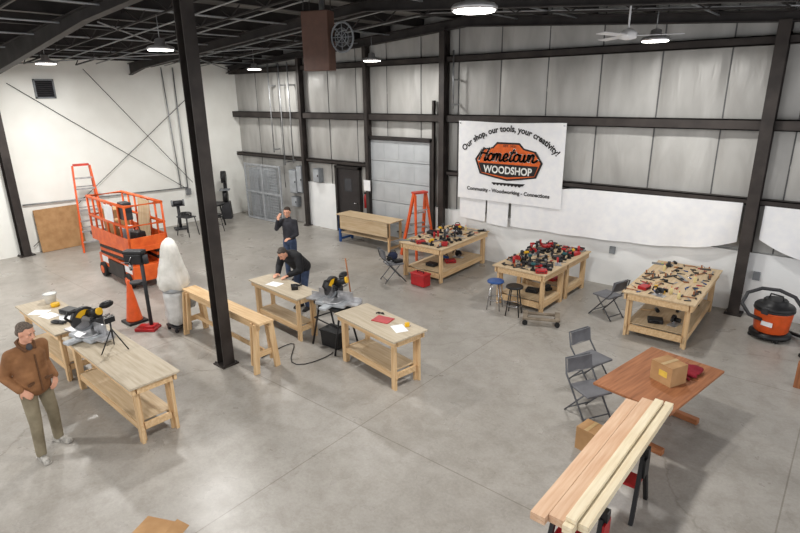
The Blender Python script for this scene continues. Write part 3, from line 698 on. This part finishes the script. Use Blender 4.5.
def softbag(prof,amp,k0,lean=0):
    g=G(); n=48; vs=[];fs=[]
    for rr,z in prof:
        for i in range(n):
            t=2*math.pi*i/n; k=rr*(1+amp*math.sin(t*k0+z*3)+.6*amp*math.sin(t*11+z*9)+.5*amp*math.sin(t*3-z*7)); vs.append((k*math.cos(t)+lean*(z-prof[0][1]),k*math.sin(t),z+.02*math.sin(t*4+z*5)))
    for j in range(len(prof)-1):
        for i in range(n): fs.append((j*n+i,j*n+(i+1)%n,(j+1)*n+(i+1)%n,(j+1)*n+i))
    fs.append(list(range((len(prof)-1)*n,len(prof)*n))); g.add(vs,fs,True); return g
part('lower_bag',softbag([(.14,.13),(.2,.18),(.22,.3),(.21,.5),(.22,.7),(.21,.8)],.05,5),M('clear_bag',(214,214,212),.35),r)
part('collar_ring',G().lathe([(.22,.8),(.23,.82),(.23,.88),(.22,.9)],n=24),LGREY,r)
part('upper_bag',softbag([(.24,.86),(.275,.9),(.28,1.0),(.26,1.1),(.245,1.2),(.22,1.3),(.2,1.4),(.175,1.5),(.155,1.6),(.13,1.68),(.1,1.74),(.05,1.79),(.015,1.81)],.07,6,.03),CLOTHW,r)
part('blower',G().cyl((0,.22,.5),(0,.32,.5),.14,n=20).cyl((0,.32,.5),(0,.42,.5),.07),LGREY,r)

# miter saws
def miter(x,y,z,rz,label):
    r=root('miter_saw',label,'miter saw',(x,y,z),rz)
    part('saw_base',G().box((0,0,.035),(.48,.26,.05)).box((0,-.2,.035),(.12,.22,.04)),LGREY,r,bevel=.008)
    for s in(-1,1): part('support_wing',G().box((s*.33,0,.055),(.19,.16,.02)).box((s*.33,.085,.09),(.19,.02,.07)),ALU,r)
    part('turntable',G().cyl((0,0,.06),(0,0,.078),.16,n=28),ALU,r)
    for s in(-1,1): part('fence',G().box((s*.16,.07,.13),(.25,.022,.14)),ALU,r)
    for s in(-1,1): part('slide_rail',G().cyl((s*.035,.08,.2),(s*.035,.34,.2),.014),CHROME,r)
    part('pivot_housing',G().box((0,.14,.15),(.12,.12,.18)),DARK,r,bevel=.02)
    part('saw_arm',G().beam((0,.2,.24),(0,.0,.36),.06,.07),BLACK,r)
    def arcp(r1,r0,a0,a1,n=14):
        A=[math.radians(a0+(a1-a0)*i/n) for i in range(n+1)]
        return [(r1*math.cos(a)-.02,r1*math.sin(a)+.27) for a in A]+[(r0*math.cos(a)-.02,r0*math.sin(a)+.27) for a in A[::-1]]
    part('upper_guard',G().prism(arcp(.165,.05,15,205),'yz',-.032,.018),DARK,r)
    part('guard_panel',G().prism(arcp(.13,.06,50,150),'yz',-.038,.024),YEL,r)
    tp=[]
    for i in range(60): rr=.152 if i%2 else .142; t=2*math.pi*i/60; tp.append((rr*math.cos(t)-.02,rr*math.sin(t)+.27))
    part('saw_blade',G().prism(tp,'yz',-.01,-.006),CHROME,r)
    part('lower_guard',G().prism(arcp(.16,.135,205,345),'yz',-.026,.01),GREY,r)
    part('motor',G().cyl((.02,.04,.33),(.17,.08,.37),.052),BLACK,r); part('motor_cap',G().cyl((.17,.08,.37),(.195,.086,.377),.048),YEL,r)
    part('handle',G().tube([(0,-.1,.4),(0,-.2,.42),(0,-.25,.36),(0,-.19,.29),(0,-.12,.3)],.018,8),BLACK,r)
    part('dust_bag',G().sph((0,.3,.36),(.05,.1,.05)),BLACK,r)
    return r
ms=miter(-8.46,2.8,.861,10,'black, silver and yellow sliding miter saw on a workbench'); ms.scale=(1.15,1.15,1.15)
r=root('saw_stand','black steel miter saw stand with splayed legs','stand',(-6.68,6.14,0),-8)
part('top_rail',G().box((0,-.1,.74),(.9,.05,.05)).box((0,.1,.74),(.9,.05,.05)).box((0,0,.775),(.6,.32,.02)),BLACK,r)
for a in(-1,1):
    for b in(-1,1): part('leg',G().cyl((a*.3,b*.1,.73),(a*.34,b*.26,.0),.018,n=8),BLACK,r)
part('cross_bar',G().cyl((-.33,-.2,.5),(.33,-.2,.5),.012).cyl((-.33,.2,.5),(.33,.2,.5),.012).cyl((-.33,-.2,.5),(-.33,.2,.5),.012).cyl((.33,-.2,.5),(.33,.2,.5),.012),BLACK,r)
m2=dup(ms,(-6.68,6.14,.786),15,'black, silver and yellow miter saw mounted on a stand'); m2.scale=(1.2,1.2,1.2)
single('storage_tote',G().box((0,0,.15),(.38,.26,.28),tap=1.1).box((0,0,.305),(.44,.32,.03)),BLACK,'black plastic tote on the floor under the saw stand','tote',(-6.68,6.12,0.01),5)

# ---------------------------------------------------------------- tools
SILV=M('cast_silver',(150,150,152),.4,.4)
DIRON=M('dark_iron',(84,82,82),.45,.5)
def drill(body,name='cordless_drill',label='cordless drill'):
    r=root(name,label,'power tool'); part('motor_body',G().cyl((-.07,0,.17),(.04,0,.17),.034,.031).box((-.02,0,.17),(.1,.06,.05)),body,r,bevel=.006)
    part('grip',G().beam((-.02,0,.15),(-.035,0,.04),.035,.045),BLACK,r); part('battery',G().box((-.02,0,.025),(.12,.07,.05)),BLACK,r,bevel=.006)
    part('chuck',G().cyl((.04,0,.17),(.125,0,.17),.026,.015),BLACK,r); return r
def drill_lying(body,name='cordless_drill',label='cordless drill'):
    r=root(name,label,'power tool'); part('motor_body',G().cyl((-.09,.06,.034),(.03,.06,.034),.034,.031),body,r)
    part('grip',G().beam((-.02,.04,.03),(-.03,-.06,.03),.045,.035),BLACK,r); part('battery',G().box((-.02,-.09,.035),(.12,.05,.07)),BLACK,r,bevel=.006)
    part('chuck',G().cyl((.03,.06,.034),(.12,.06,.034),.024,.014),DARK,r); return r
def circ(body,label='circular saw'):
    r=root('circular_saw',label,'power tool'); part('base_plate',G().box((0,0,.006),(.28,.15,.012)),ALU,r)
    n=16; poly=[(.09*math.cos(math.radians(-10+200*i/n)),.09+.09*math.sin(math.radians(-10+200*i/n))) for i in range(n+1)]
    part('blade_guard',G().prism(poly,'xz',.0,.04),body,r); part('saw_blade',G().cyl((0,.018,.085),(0,.022,.085),.085,n=24),CHROME,r); part('motor',G().cyl((0,-.1,.1),(0,0,.1),.04),BLACK,r)
    part('handle',G().tube([(-.02,-.02,.14),(-.06,-.02,.2),(-.13,-.02,.17),(-.14,-.02,.09)],.015,8),BLACK,r); return r
def sander(body,label):
    r=root('orbital_sander',label,'power tool'); part('sanding_pad',G().cyl((0,0,0),(0,0,.02),.06,n=20),DARK,r)
    part('motor_body',G().lathe([(.045,.02),(.04,.07),(.042,.1),(.03,.12)],n=16),body,r); part('dust_canister',G().beam((.04,0,.05),(.14,0,.05),.05,.05),BLACK,r); return r
def jigsaw(body,label):
    r=root('jigsaw',label,'power tool'); part('shoe_plate',G().box((0,0,.005),(.16,.08,.01)),ALU,r)
    part('motor_body',G().beam((-.09,0,.08),(.07,0,.08),.06,.06).box((.06,0,.06),(.04,.05,.1)),body,r,bevel=.01); part('handle',G().tube([(.05,0,.11),(.03,0,.16),(-.07,0,.15),(-.09,0,.1)],.014,8),BLACK,r); return r
def nailer(body,label):
    r=root('nail_gun',label,'power tool',); part('driver_body',G().cyl((0,0,.02),(0,0,.19),.03,.035),body,r); part('grip',G().beam((.02,0,.15),(.15,0,.13),.03,.04),BLACK,r); part('magazine',G().beam((.0,0,.03),(.17,0,.07),.025,.03),SILV,r); return r
def case(c,l,name='tool_case'):
    r=root(name,l,'case'); part('case_body',G().box((0,0,.04),(.26,.19,.08)),c,r,bevel=.012); part('handle',G().tube([(-.05,-.095,.04),(-.05,-.12,.04),(.05,-.12,.04),(.05,-.095,.04)],.008,6),BLACK,r)
    for s in(-1,1): part('latch',G().box((s*.09,-.097,.055),(.03,.01,.03)),DARK,r)
    return r
def charger():
    r=root('battery_charger','black tool battery charger','charger'); part('charger_base',G().box((0,0,.03),(.16,.13,.06)),BLACK,r,bevel=.01); part('battery',G().box((0,0,.09),(.11,.07,.06)),DARK,r,bevel=.006); return r
def hammer():
    r=root('hammer','claw hammer with wooden handle','hand tool'); part('handle',G().cyl((-.15,0,.018),(.1,0,.018),.012,.01),OAK['x'],r); part('hammer_head',G().cyl((.11,-.05,.018),(.11,.02,.018),.014).beam((.11,.02,.018),(.1,.07,.012),.02,.008),DARK,r); return r
def chisel(hc=None,l='wood chisel with plain handle'):
    r=root('chisel',l,'hand tool'); part('handle',G().cyl((-.12,0,.014),(-.01,0,.014),.014,.011),hc or OAK['x'],r); part('steel_blade',G().beam((-.01,0,.012),(.12,0,.008),.02,.005),CHROME,r); return r
def plane():
    r=root('hand_plane','steel hand plane with wooden knobs','hand tool'); part('sole',G().box((0,0,.015),(.24,.06,.03)),DIRON,r); part('cutting_iron',G().beam((.0,0,.03),(-.05,0,.1),.045,.008),GREY,r)
    part('tote_handle',G().beam((-.08,0,.03),(-.09,0,.11),.022,.035),OAK['z'],r); part('front_knob',G().lathe([(.012,.03),(.011,.055),(.02,.075),(.01,.09)],c=(.08,0,0),n=10),OAK['z'],r); return r
def hsaw():
    r=root('hand_saw','hand saw with wooden handle','hand tool'); part('saw_blade',G().prism([(-.1,-.06),(-.1,.06),(.35,.02),(.35,-.03)],'xy',.012,.015),SILV,r)
    part('handle',G().tube([(-.1,.05,.014),(-.18,.05,.014),(-.2,-.04,.014),(-.11,-.06,.014)],.014,8),OAK['x'],r); return r
def clamp(c,l):
    r=root('bar_clamp',l,'clamp'); part('clamp_bar',G().box((0,0,.02),(.42,.012,.022)),DIRON,r); part('fixed_jaw',G().box((.19,-.05,.02),(.03,.1,.03)),c,r); part('sliding_jaw',G().box((-.05,-.05,.02),(.04,.1,.032)),c,r); part('handle',G().cyl((-.14,-.07,.02),(-.07,-.07,.02),.014),BLACK,r); return r
def square():
    r=root('try_square','steel try square with wooden stock','hand tool'); part('stock',G().box((0,0,.01),(.14,.03,.02)),DARK,r); part('steel_blade',G().box((.055,.1,.008),(.035,.2,.003)),SILV,r); return r
def tape(c):
    r=root('tape_measure','small yellow tape measure','hand tool'); part('case',G().box((0,0,.035),(.075,.045,.07)),c,r,bevel=.012); part('hook',G().box((.045,0,.01),(.03,.02,.004)),CHROME,r); return r
def sdriver(c,l):
    r=root('screwdriver',l,'hand tool'); part('handle',G().cyl((-.1,0,.015),(0,0,.015),.015,.012,8),c,r); part('shank',G().cyl((0,0,.015),(.12,0,.012),.004,n=6),CHROME,r); return r
def bottle(c,l):
    r=root('glue_bottle',l,'bottle'); part('bottle_body',G().lathe([(.03,0),(.034,.01),(.034,.12),(.012,.15)],n=12),c,r); part('nozzle',G().lathe([(.012,.15),(.01,.16),(.004,.19)],n=8),ORANGE2,r); return r
def pliers(c,l):
    r=root('pliers',l,'hand tool'); part('jaws',G().beam((.0,.0,.01),(.06,0,.01),.02,.012),DIRON,r); part('handle',G().tube([(0,.008,.01),(-.05,.025,.01),(-.12,.018,.01)],.008,6),c,r); part('handle',G().tube([(0,-.008,.01),(-.05,-.025,.01),(-.12,-.018,.01)],.008,6),c,r); return r
def mallet():
    r=root('mallet','black rubber mallet with wooden handle','hand tool'); part('handle',G().cyl((-.2,0,.03),(.06,0,.03),.014,.012),PINE['x'],r); part('mallet_head',G().cyl((.09,-.06,.035),(.09,.06,.035),.035),BLACK,r); return r
def wrench():
    r=root('wrench','chrome steel wrench','hand tool'); part('shaft',G().box((0,0,.008),(.2,.02,.012)),SILV,r); part('jaw',G().cyl((.11,0,.004),(.11,0,.014),.024,n=12),SILV,r); return r
def level():
    r=root('spirit_level','long aluminium spirit level','hand tool'); part('level_body',G().box((0,0,.025),(.5,.022,.05)),GREY,r); part('vial',G().box((0,0,.045),(.05,.024,.015)),M('vial_green',(170,200,60),.3),r); return r
def grinder():
    r=root('angle_grinder','black and silver angle grinder','power tool'); part('motor_body',G().cyl((-.14,0,.035),(.06,0,.035),.028,.033),BLACK,r); part('gear_head',G().box((.09,0,.035),(.07,.06,.055)),SILV,r,bevel=.01); part('grinding_disc',G().cyl((.1,0,.005),(.1,0,.009),.058,n=18),DARK,r); part('side_handle',G().cyl((.09,.03,.04),(.09,.13,.04),.013),BLACK,r); return r
POW=[drill(RED,label='red and black cordless drill'),drill_lying(RED,label='red and black cordless drill lying down'),drill_lying(YEL,label='yellow and black cordless drill lying down'),drill_lying(RED,'impact_driver','red impact driver lying down'),circ(RED,'red and black circular saw'),circ(DARK,'dark grey circular saw'),sander(DARK,'dark grey orbital sander'),sander(BLACK,'black orbital sander'),jigsaw(RED,'red jigsaw with black handle'),jigsaw(DARK,'dark grey jigsaw'),nailer(DARK,'dark grey nail gun'),nailer(RED,'red and black nail gun'),case(RED,'red plastic tool case'),case(BLACK,'black plastic tool case'),charger(),drill_lying(BLACK,label='black cordless drill lying down'),drill(M('dull_teal',(40,96,100),.4),label='teal cordless drill'),jigsaw(BLUE,'blue jigsaw with black handle'),grinder(),drill(YEL,label='yellow and black cordless drill'),grinder(),circ(SILV,'silver and black circular saw')]
HND=[hammer(),chisel(),chisel(DARK,'wood chisel with black handle'),plane(),hsaw(),clamp(DARK,'steel bar clamp with dark jaws'),clamp(DIRON,'steel bar clamp with iron jaws'),square(),tape(YEL),sdriver(RED,'screwdriver with red handle'),sdriver(BLACK,'screwdriver with black handle'),bottle(M('cream_bottle',(226,208,150),.5),'cream coloured wood glue bottle'),pliers(RED,'pliers with red grips'),pliers(DARK,'pliers with dark grips'),clamp(BLACK,'steel bar clamp with black jaws'),mallet(),wrench(),wrench(),plane(),sdriver(M('amber',(190,120,40),.4),'screwdriver with amber handle'),level(),sdriver(BLUE,'screwdriver with blue handle'),plane(),pliers(BLACK,'pliers with black grips'),square()]
used=set()
def put(p,x,y,z,rz,grp,suffix=' on a workbench',sc=1):
    k=id(p)
    base=p.get('base',p['label'])
    if k in used: n=dup(p,(x,y,z),rz)
    else: n=p; used.add(k); p.location=(x,y,z); p.rotation_euler=(0,0,math.radians(rz)); p['base']=base
    n['label']=base+suffix; n['group']=grp; n.scale=(sc,sc,sc)
    return n
def tool_table(cx,cy,W,L,nx,ny,pw,grp,seed,z=.861,skip=.08,sc=.8):
    R=random.Random(seed)
    for i in range(nx):
        for j in range(ny):
            if R.random()<skip: continue
            x=cx-W/2+W*(i+.5)/nx+R.uniform(-.02,.02); y=cy-L/2+L*(j+.5)/ny+R.uniform(-.02,.02)
            p=R.choice(POW if R.random()<pw else HND)
            put(p,x,y,z,R.choice([0,90,180,270,45,135])+R.uniform(-18,18),grp,sc=sc)
tool_table(-7.72,11.0,1.12,2.05,6,11,.55,'tools spread on the first workbench',3,skip=.2,sc=.85)
tool_table(-4.95,10.72,1.08,2.1,6,12,.75,'cordless tools crowded on the workbench',5,skip=.12,sc=.86)
tool_table(-2.33,10.85,1.1,2.25,7,12,.05,'hand tools laid out on the workbench',9,skip=.15,sc=.8)
for p in POW+HND:
    if id(p) not in used: put(p,-7.7,11.0,.237,0,'cases on the lower shelves',' on a bench shelf')
for x,y,rz,p in((-4.9,10.2,10,POW[13]),(-4.7,10.5,70,POW[14]),(-4.9,11.2,80,POW[12]),(-2.4,10.1,20,POW[13]),(-2.2,10.8,60,POW[10]),(-2.4,11.3,10,POW[13]),(-7.7,10.4,0,POW[13]),(-2.1,10.2,80,POW[5]),(-2.6,10.6,30,HND[15]),(-7.5,10.9,50,POW[12]),(-7.6,11.4,10,POW[5]),(-5.1,11.5,10,POW[13]),(-2.05,11.4,60,POW[14])):
    put(p,x,y,.237,rz,'cases on the lower shelves',' on a bench shelf')
r=root('red_tool_box','red plastic tool box on the floor','tool box',(-7.45,9.62,0),-5); part('box_body',G().box((0,0,.14),(.42,.24,.26)),RED,r,bevel=.02); part('box_lid',G().box((0,0,.29),(.44,.26,.04)),RED,r,bevel=.01); part('handle',G().tube([(-.1,0,.31),(-.1,0,.35),(.1,0,.35),(.1,0,.31)],.012,8),BLACK,r)

# ---------------------------------------------------------------- folding chairs, stools
CH=M('chair_grey',(96,98,102),.5,.1); CHP=M('chair_pad',(112,112,116),.7)
def chair(x,y,rz,label,pad=None):
    r=root('folding_chair',label,'chair',(x,y,0),rz); pad=pad or CHP
    part('seat',G().box((.02,0,.44),(.4,.4,.035)),pad,r,bevel=.014)
    g=G(); vs=[]; fs=[]
    for j in range(2):
        for i in range(9):
            t=-1+i/4; vs.append((-.25-.03*(j)+.03*t*t,t*.2,.6+.2*j))
    for i in range(8): fs.append((i,i+1,10+i,9+i))
    vs2=[(a-.02,b,c) for a,b,c in vs]; g.add(vs,fs,True); g.add(vs2,fs,True)
    for a,b in((0,8),(8,17),(17,9),(9,0)): g.add([vs[a],vs[b],vs2[b],vs2[a]],[(0,1,2,3)])
    part('backrest',g,pad,r)
    part('front_leg',G().tube([(.26,-.21,.0),(-.24,-.215,.58),(-.3,-.2,.79),(-.3,.2,.79),(-.24,.215,.58),(.26,.21,.0)],.013,8),CH,r)
    part('rear_leg',G().tube([(-.26,-.18,0),(.12,-.185,.43)],.012,8).tube([(-.26,.18,0),(.12,.185,.43)],.012,8).cyl((-.2,-.18,.07),(-.2,.18,.07),.01),CH,r)
    part('cross_bar',G().cyl((.18,-.21,.1),(.18,.21,.1),.01),CH,r)
    return r
chair(-2.62,7.62,-20,'grey metal folding chair facing the wooden table')
chair(-2.3,6.72,-30,'grey metal folding chair pulled up to the wooden table')
chair(-3.4,10.45,160,'grey metal folding chair beside a tool workbench')
chair(-8.2,9.5,60,'grey folding chair piled with tools by a workbench')
put(POW[5],-8.24,9.43,.459,30,'tools on the folding chair',' on a folding chair',.8); put(POW[13],-8.1,9.58,.459,70,'tools on the folding chair',' on a folding chair',.8)
r=root('canvas_bag','dark blue canvas bag piled on a folding chair','bag',(-8.28,9.6,.459),60); part('bag_body',G().sph((0,0,.11),(.13,.08,.11)),M('navy_canvas',(44,52,78),.9),r); part('strap',G().tube([(-.1,0,.14),(-.06,0,.24),(.06,0,.24),(.1,0,.14)],.01,6),BLACK,r)
def stool(x,y,sm,label,h=.62):
    r=root('stool',label,'stool',(x,y,0),15); part('seat',G().lathe([(.14,h-.05),(.17,h-.04),(.17,h-.01),(.15,h)],n=24),sm,r)
    for k in range(4):
        t=math.pi/4+k*math.pi/2; part('leg',G().cyl((.1*math.cos(t),.1*math.sin(t),h-.05),(.19*math.cos(t),.19*math.sin(t),0),.012,n=8),BLACK if sm is BLACK else CHROME,r)
    part('foot_ring',G().tube([(.155*math.cos(a*.3927),.155*math.sin(a*.3927),.22) for a in range(16)],.009,6,True),CHROME,r)
stool(-5.35,9.42,BLUE,'round stool with blue seat and metal legs'); stool(-4.88,9.36,BLACK,'round stool with black seat and metal legs')
stool(-16.0,9.75,BLACK,'round black stool near the white wall corner',.6)
r=root('furniture_dolly','low wooden furniture dolly with casters on the floor','dolly',(-4.25,9.3,0),25)
part('deck_board',G().box((0,-.14,.13),(.7,.09,.03)).box((0,.14,.13),(.7,.09,.03)).box((-.3,0,.15),(.09,.42,.03)).box((.3,0,.15),(.09,.42,.03)),M('weathered_wood',(140,128,112),.8,0,(110,98,84),6),r)
for a in(-1,1):
    for b in(-1,1): part('caster',G().cyl((a*.3,b*.16-.02,.05),(a*.3,b*.16+.02,.05),.05,n=14).box((a*.3,b*.16,.1),(.05,.06,.03)),RUBBER,r)

# shop vac
r=root('shop_vacuum','orange and black wet-dry shop vacuum with hose','vacuum',(-.74,11.25,0),-20)
part('drum',G().lathe([(.24,.12),(.27,.16),(.3,.5),(.305,.53)],n=28),ORANGE2,r); part('drum_base',G().lathe([(.33,.05),(.33,.1),(.25,.14)],n=28),BLACK,r)
part('motor_head',G().lathe([(.315,.53),(.315,.6),(.29,.63),(.2,.64),(.19,.71),(.17,.73)],n=28),BLACK,r); part('head_trim',G().lathe([(.32,.54),(.32,.56)],n=28),DARK,r)
part('latch',G().box((.0,-.32,.56),(.1,.04,.1)),DARK,r)
part('handle',G().tube([(-.12,0,.71),(-.1,0,.8),(.1,0,.8),(.12,0,.71)],.015,8),BLACK,r)
hp=[(-.05,-.28,.38),(-.2,-.42,.46),(-.36,-.4,.62),(-.38,-.22,.78),(-.25,-.02,.86),(.0,.06,.88),(.25,.08,.82),(.44,.08,.62),(.5,.1,.36),(.46,.2,.12),(.3,.36,.05),(.0,.44,.04)]
part('hose',G().tube(hp,.032,10),DARK,r)
for k in range(4):
    t=math.pi/4+k*math.pi/2; part('caster',G().cyl((.31*math.cos(t),.31*math.sin(t)-.015,.04),(.31*math.cos(t),.31*math.sin(t)+.015,.04),.04,n=12),RUBBER,r)
part('logo_plate',G().box((.05,-.285,.33),(.18,.02,.08)),WHITE,r)
r=root('power_strip','black power strip with cable on the floor','power strip',(-.1,10.7,0),30); part('strip',G().box((0,0,.025),(.3,.08,.05)),BLACK,r); part('cable',G().tube([(.15,0,.02),(.3,.1,.012),(.4,.3,.012),(.3,.5,.012)],.01,6),BLACK,r)
single('black_bin',G().box((0,0,.15),(.4,.3,.3),tap=1.1),BLACK,'black plastic bin on the floor by the wall','bin',(.15,11.95,0.0))
for x,z in((-4.0,.85),(-1.2,.8)):
    single('wall_outlet',G().box((0,0,0),(.12,.06,.16)),GREY,'small grey outlet box on the wall liner','outlet',(x,YN-.15,z))

# lumber + sawhorses
def board(x,y,z,L,w,t,m,label,rz=0):
    single('lumber_board',G().box((0,0,t/2),(w,L,t)),m,label,'board',(x,y,z),rz,'boards stacked on the sawhorses',bevel=.003)
HZ=.8
for k in range(2):
    board(-1.565,4.82,HZ+.0401*k,2.35,.135,.038,RWOOD['y'],'wide pinkish pine board in a stack on sawhorses',-.6)
    board(-1.427,4.92,HZ+.0401*k,2.42,.135,.038,RWOOD['y'],'wide pinkish pine board in a stack on sawhorses',-.6)
    board(-1.312,4.88,HZ+.0401*k,2.42,.089,.038,WWOOD['y'],'pale pine board in a stack on sawhorses',-.6)
    board(-1.218,4.99,HZ+.0401*k,2.44,.089,.038,WWOOD['y'],'pale pine board in a stack on sawhorses',-.6)
board(-1.31,4.93,HZ+.0802,2.4,.089,.038,WWOOD['y'],'pale pine board on top of the stack',-.6)
def sawhorse(x,y,label):
    r=root('sawhorse',label,'sawhorse',(x,y,0)); part('top_beam',G().box((0,0,HZ-.05),(.5,.08,.1)),BLACK,r)
    for a in(-1,1):
        for b in(-1,1): part('leg',G().beam((a*.2,b*.03,HZ-.08),(a*.22,b*.25,0),.05,.04),BLACK,r)
    part('tray',G().box((0,0,.35),(.4,.22,.03)),RED,r)
    for a in(-1,1): part('side_panel',G().box((a*.235,0,.58),(.02,.16,.22)),RED if y<5 else BLACK,r)
sawhorse(-1.39,4.15,'black and red folding sawhorse supporting lumber'); sawhorse(-1.39,5.3,'black folding sawhorse under the far lumber end')
r=cbox(-1.42,6.98,.753,-25,.31,.28,.25,'closed brown cardboard box on the wooden table')
part('shipping_label',G().box((.03,-.141,.14),(.12,.002,.08)),M('label_yellow',(226,190,80),.6),r)
cbox(-2.0,6.05,0,-10,.26,.26,.3,'small brown cardboard box on the floor')
CLR=M('red_cloth',(140,30,44),.9,0,(108,18,32),6)
blob('tmp',[('e',(0,0,.05),(.19,.15,.045)),('e',(.1,.05,.06),(.1,.07,.05)),('c',(-.16,-.09,.04),(.14,-.12,.04),.04,.03),('c',(-.14,.12,.04),(.16,.12,.04),.03,.035),('e',(-.07,.02,.09),(.06,.05,.035)),('c',(-.05,-.15,.03),(.1,-.22,.025),.03,.02)],CLR,None,.01,sm=2)
o=bpy.data.objects['tmp']; o.name='folded_jacket'; o.location=(-1.3,7.34,.752); o['label']='crumpled dark red jacket on the wooden table'; o['category']='jacket'
r=root('cardboard_box','open brown cardboard box on the concrete floor','box',(-4.68,1.77,0),25)
part('box_body',G().box((0,0,.13),(.36,.3,.26)),CARD,r); part('flap',G().box((.23,0,.27),(.14,.3,.006),(0,.35,0)),CARD,r)

# items on benches
single('red_folder',G().box((0,0,.006),(.3,.23,.012)),RED,'red folder lying on the workbench','folder',(-5.42,6.02,.861),10)
single('paper_sheet',G().box((0,0,.001),(.28,.2,.002)),WHITE,'white paper sheet lying on the workbench','paper',(-5.0,5.92,.861),-30)
single('paper_sheet',G().box((0,0,.001),(.28,.22,.002)),WHITE,'white paper sheet lying on the workbench','paper',(-8.2,6.05,.861),10)
single('safety_glasses',G().tube([(-.07,0,.02),(-.04,.03,.02),(.04,.03,.02),(.07,0,.02)],.01,6).sph((-.03,.03,.02),(.03,.01,.018)).sph((.03,.03,.02),(.03,.01,.018)),BLACK,'black safety glasses on the workbench','glasses',(-5.6,6.15,.861),20)
put(POW[15],-7.7,6.15,.861,50,'bench tools'); put(HND[8],-4.95,6.05,.861,50,'bench tools')
single('tape_roll',G().lathe([(.03,0),(.07,0),(.07,.06),(.03,.06)],n=20),YEL,'yellow tape roll standing on the workbench','tape',(-10.3,2.98,.861))
r=root('plastic_bucket','small white plastic bucket on the workbench','bucket',(-10.55,3.0,.861)); part('bucket_body',G().lathe([(.08,0),(.1,.16),(.105,.17)],n=20),CLOTHW,r); part('rim',G().tube([(.105*math.cos(a*.3927),.105*math.sin(a*.3927),.17) for a in range(16)],.006,6,True),LGREY,r)
for i,(x,y,a) in enumerate(((-9.9,2.75,12),(-9.6,2.9,-20),(-10.2,2.7,40))): single('paper_sheet',G().box((0,0,.002),(.28,.21,.004)),WHITE,'white paper sheet lying on the workbench','paper',(x,y,.861),a)
single('work_glove',G().sph((0,0,.03),(.1,.06,.03)).cyl((.08,.03,.03),(.16,.05,.02),.016,.012).cyl((.09,0,.03),(.17,.0,.02),.016,.012).cyl((.08,-.03,.03),(.16,-.04,.02),.016,.012),BLACK,'black work glove lying on the workbench','glove',(-9.45,2.7,.861),30)
put(POW[2],-9.25,2.95,.861,120,'bench tools'); put(POW[13],-9.75,3.0,.868,15,'bench tools')
r=root('camera_tripod','small black tripod holding a phone on the workbench','tripod',(-7.72,2.85,.861),10)
for k in range(3):
    t=k*2*math.pi/3+.5; part('leg',G().cyl((0,0,.33),(.2*math.cos(t),.2*math.sin(t),.008),.009,n=8),BLACK,r)
part('centre_post',G().cyl((0,0,.2),(0,0,.42),.012),BLACK,r); part('phone',G().box((0,0,.46),(.02,.15,.08)),BLACK,r)

r=root('push_broom','wooden handled push broom standing by the workbench','broom',(-7.1,7.05,0),0); part('handle',G().cyl((0,0,.1),(-.05,-.12,1.35),.014),OAK['z'],r); part('broom_head',G().box((0,0,.08),(.4,.07,.05)),OAK['x'],r); part('bristles',G().box((0,0,.03),(.4,.06,.06)),DARK,r)

# west corner machines
r=root('utility_table','small black round utility table in the corner','table',(-16.9,10.2,0),10)
part('table_top',G().lathe([(.38,.72),(.4,.74),(.4,.77),(.38,.78)],n=28),BLACK,r)
for k in range(4):
    t=k*math.pi/2+.7; part('leg',G().cyl((.22*math.cos(t),.22*math.sin(t),.73),(.34*math.cos(t),.34*math.sin(t),0),.025,n=8),BLACK,r)
part('lower_shelf',G().box((0,0,.3),(.4,.34,.03)),DARK,r)
r=root('bench_grinder','black grinder on a pedestal stand','grinder',(-17.4,9.2,0),70); part('pedestal',G().box((0,0,.03),(.4,.4,.06)).cyl((0,0,.05),(0,0,.8),.05),DARK,r); part('motor',G().cyl((-.14,0,.9),(.14,0,.9),.08),DARK,r)
for s in(-1,1): part('grinding_wheel',G().cyl((s*.16,0,.9),(s*.2,0,.9),.1,n=20),GREY,r)
part('tray',G().box((0,0,.81),(.4,.25,.02)),DARK,r)
r=root('band_saw','black floor-standing band saw beside the wire cage','band saw',(-17.65,11.2,0),-40)
part('stand',G().box((0,0,.3),(.45,.35,.6),tap=.8),DARK,r); part('frame',G().box((-.18,0,1.1),(.1,.12,1.0)),BLACK,r); part('wheel_cover',G().cyl((.02,-.08,.8),(.02,.08,.8),.22,n=24),BLACK,r); part('wheel_cover',G().cyl((.02,-.08,1.5),(.02,.08,1.5),.22,n=24),BLACK,r); part('work_table',G().box((.05,0,1.05),(.35,.35,.03)),GREY,r)
r=root('work_stand','low metal stand holding a coiled hose','stand',(-16.4,8.9,0),10)
for a in(-1,1):
    for b in(-1,1): part('leg',G().cyl((a*.2,b*.15,.6),(a*.28,b*.2,0),.015,n=8),DARK,r)
part('stand_top',G().box((0,0,.61),(.5,.36,.03)),DARK,r)
single('rolled_hose',G().tube([(.16*math.cos(a*.3927),.16*math.sin(a*.3927),.03+.003*a) for a in range(32)],.02,8),BLACK,'coiled black hose on a metal stand','hose',(-16.4,8.9,.626))
single('extension_cord',G().tube([(-6.5+.5*math.sin(i*.45)*.4-.06*i,5.6+.3*math.cos(i*.6)-.02*i,.012) for i in range(18)],.008,6),BLACK,'black extension cord lying on the concrete floor','cord')
single('wood_block_post',G().box((0,0,.2),(.12,.12,.4)),OAK['z'],'short brown wooden post standing on the floor','post',(-.14,9.45,0))
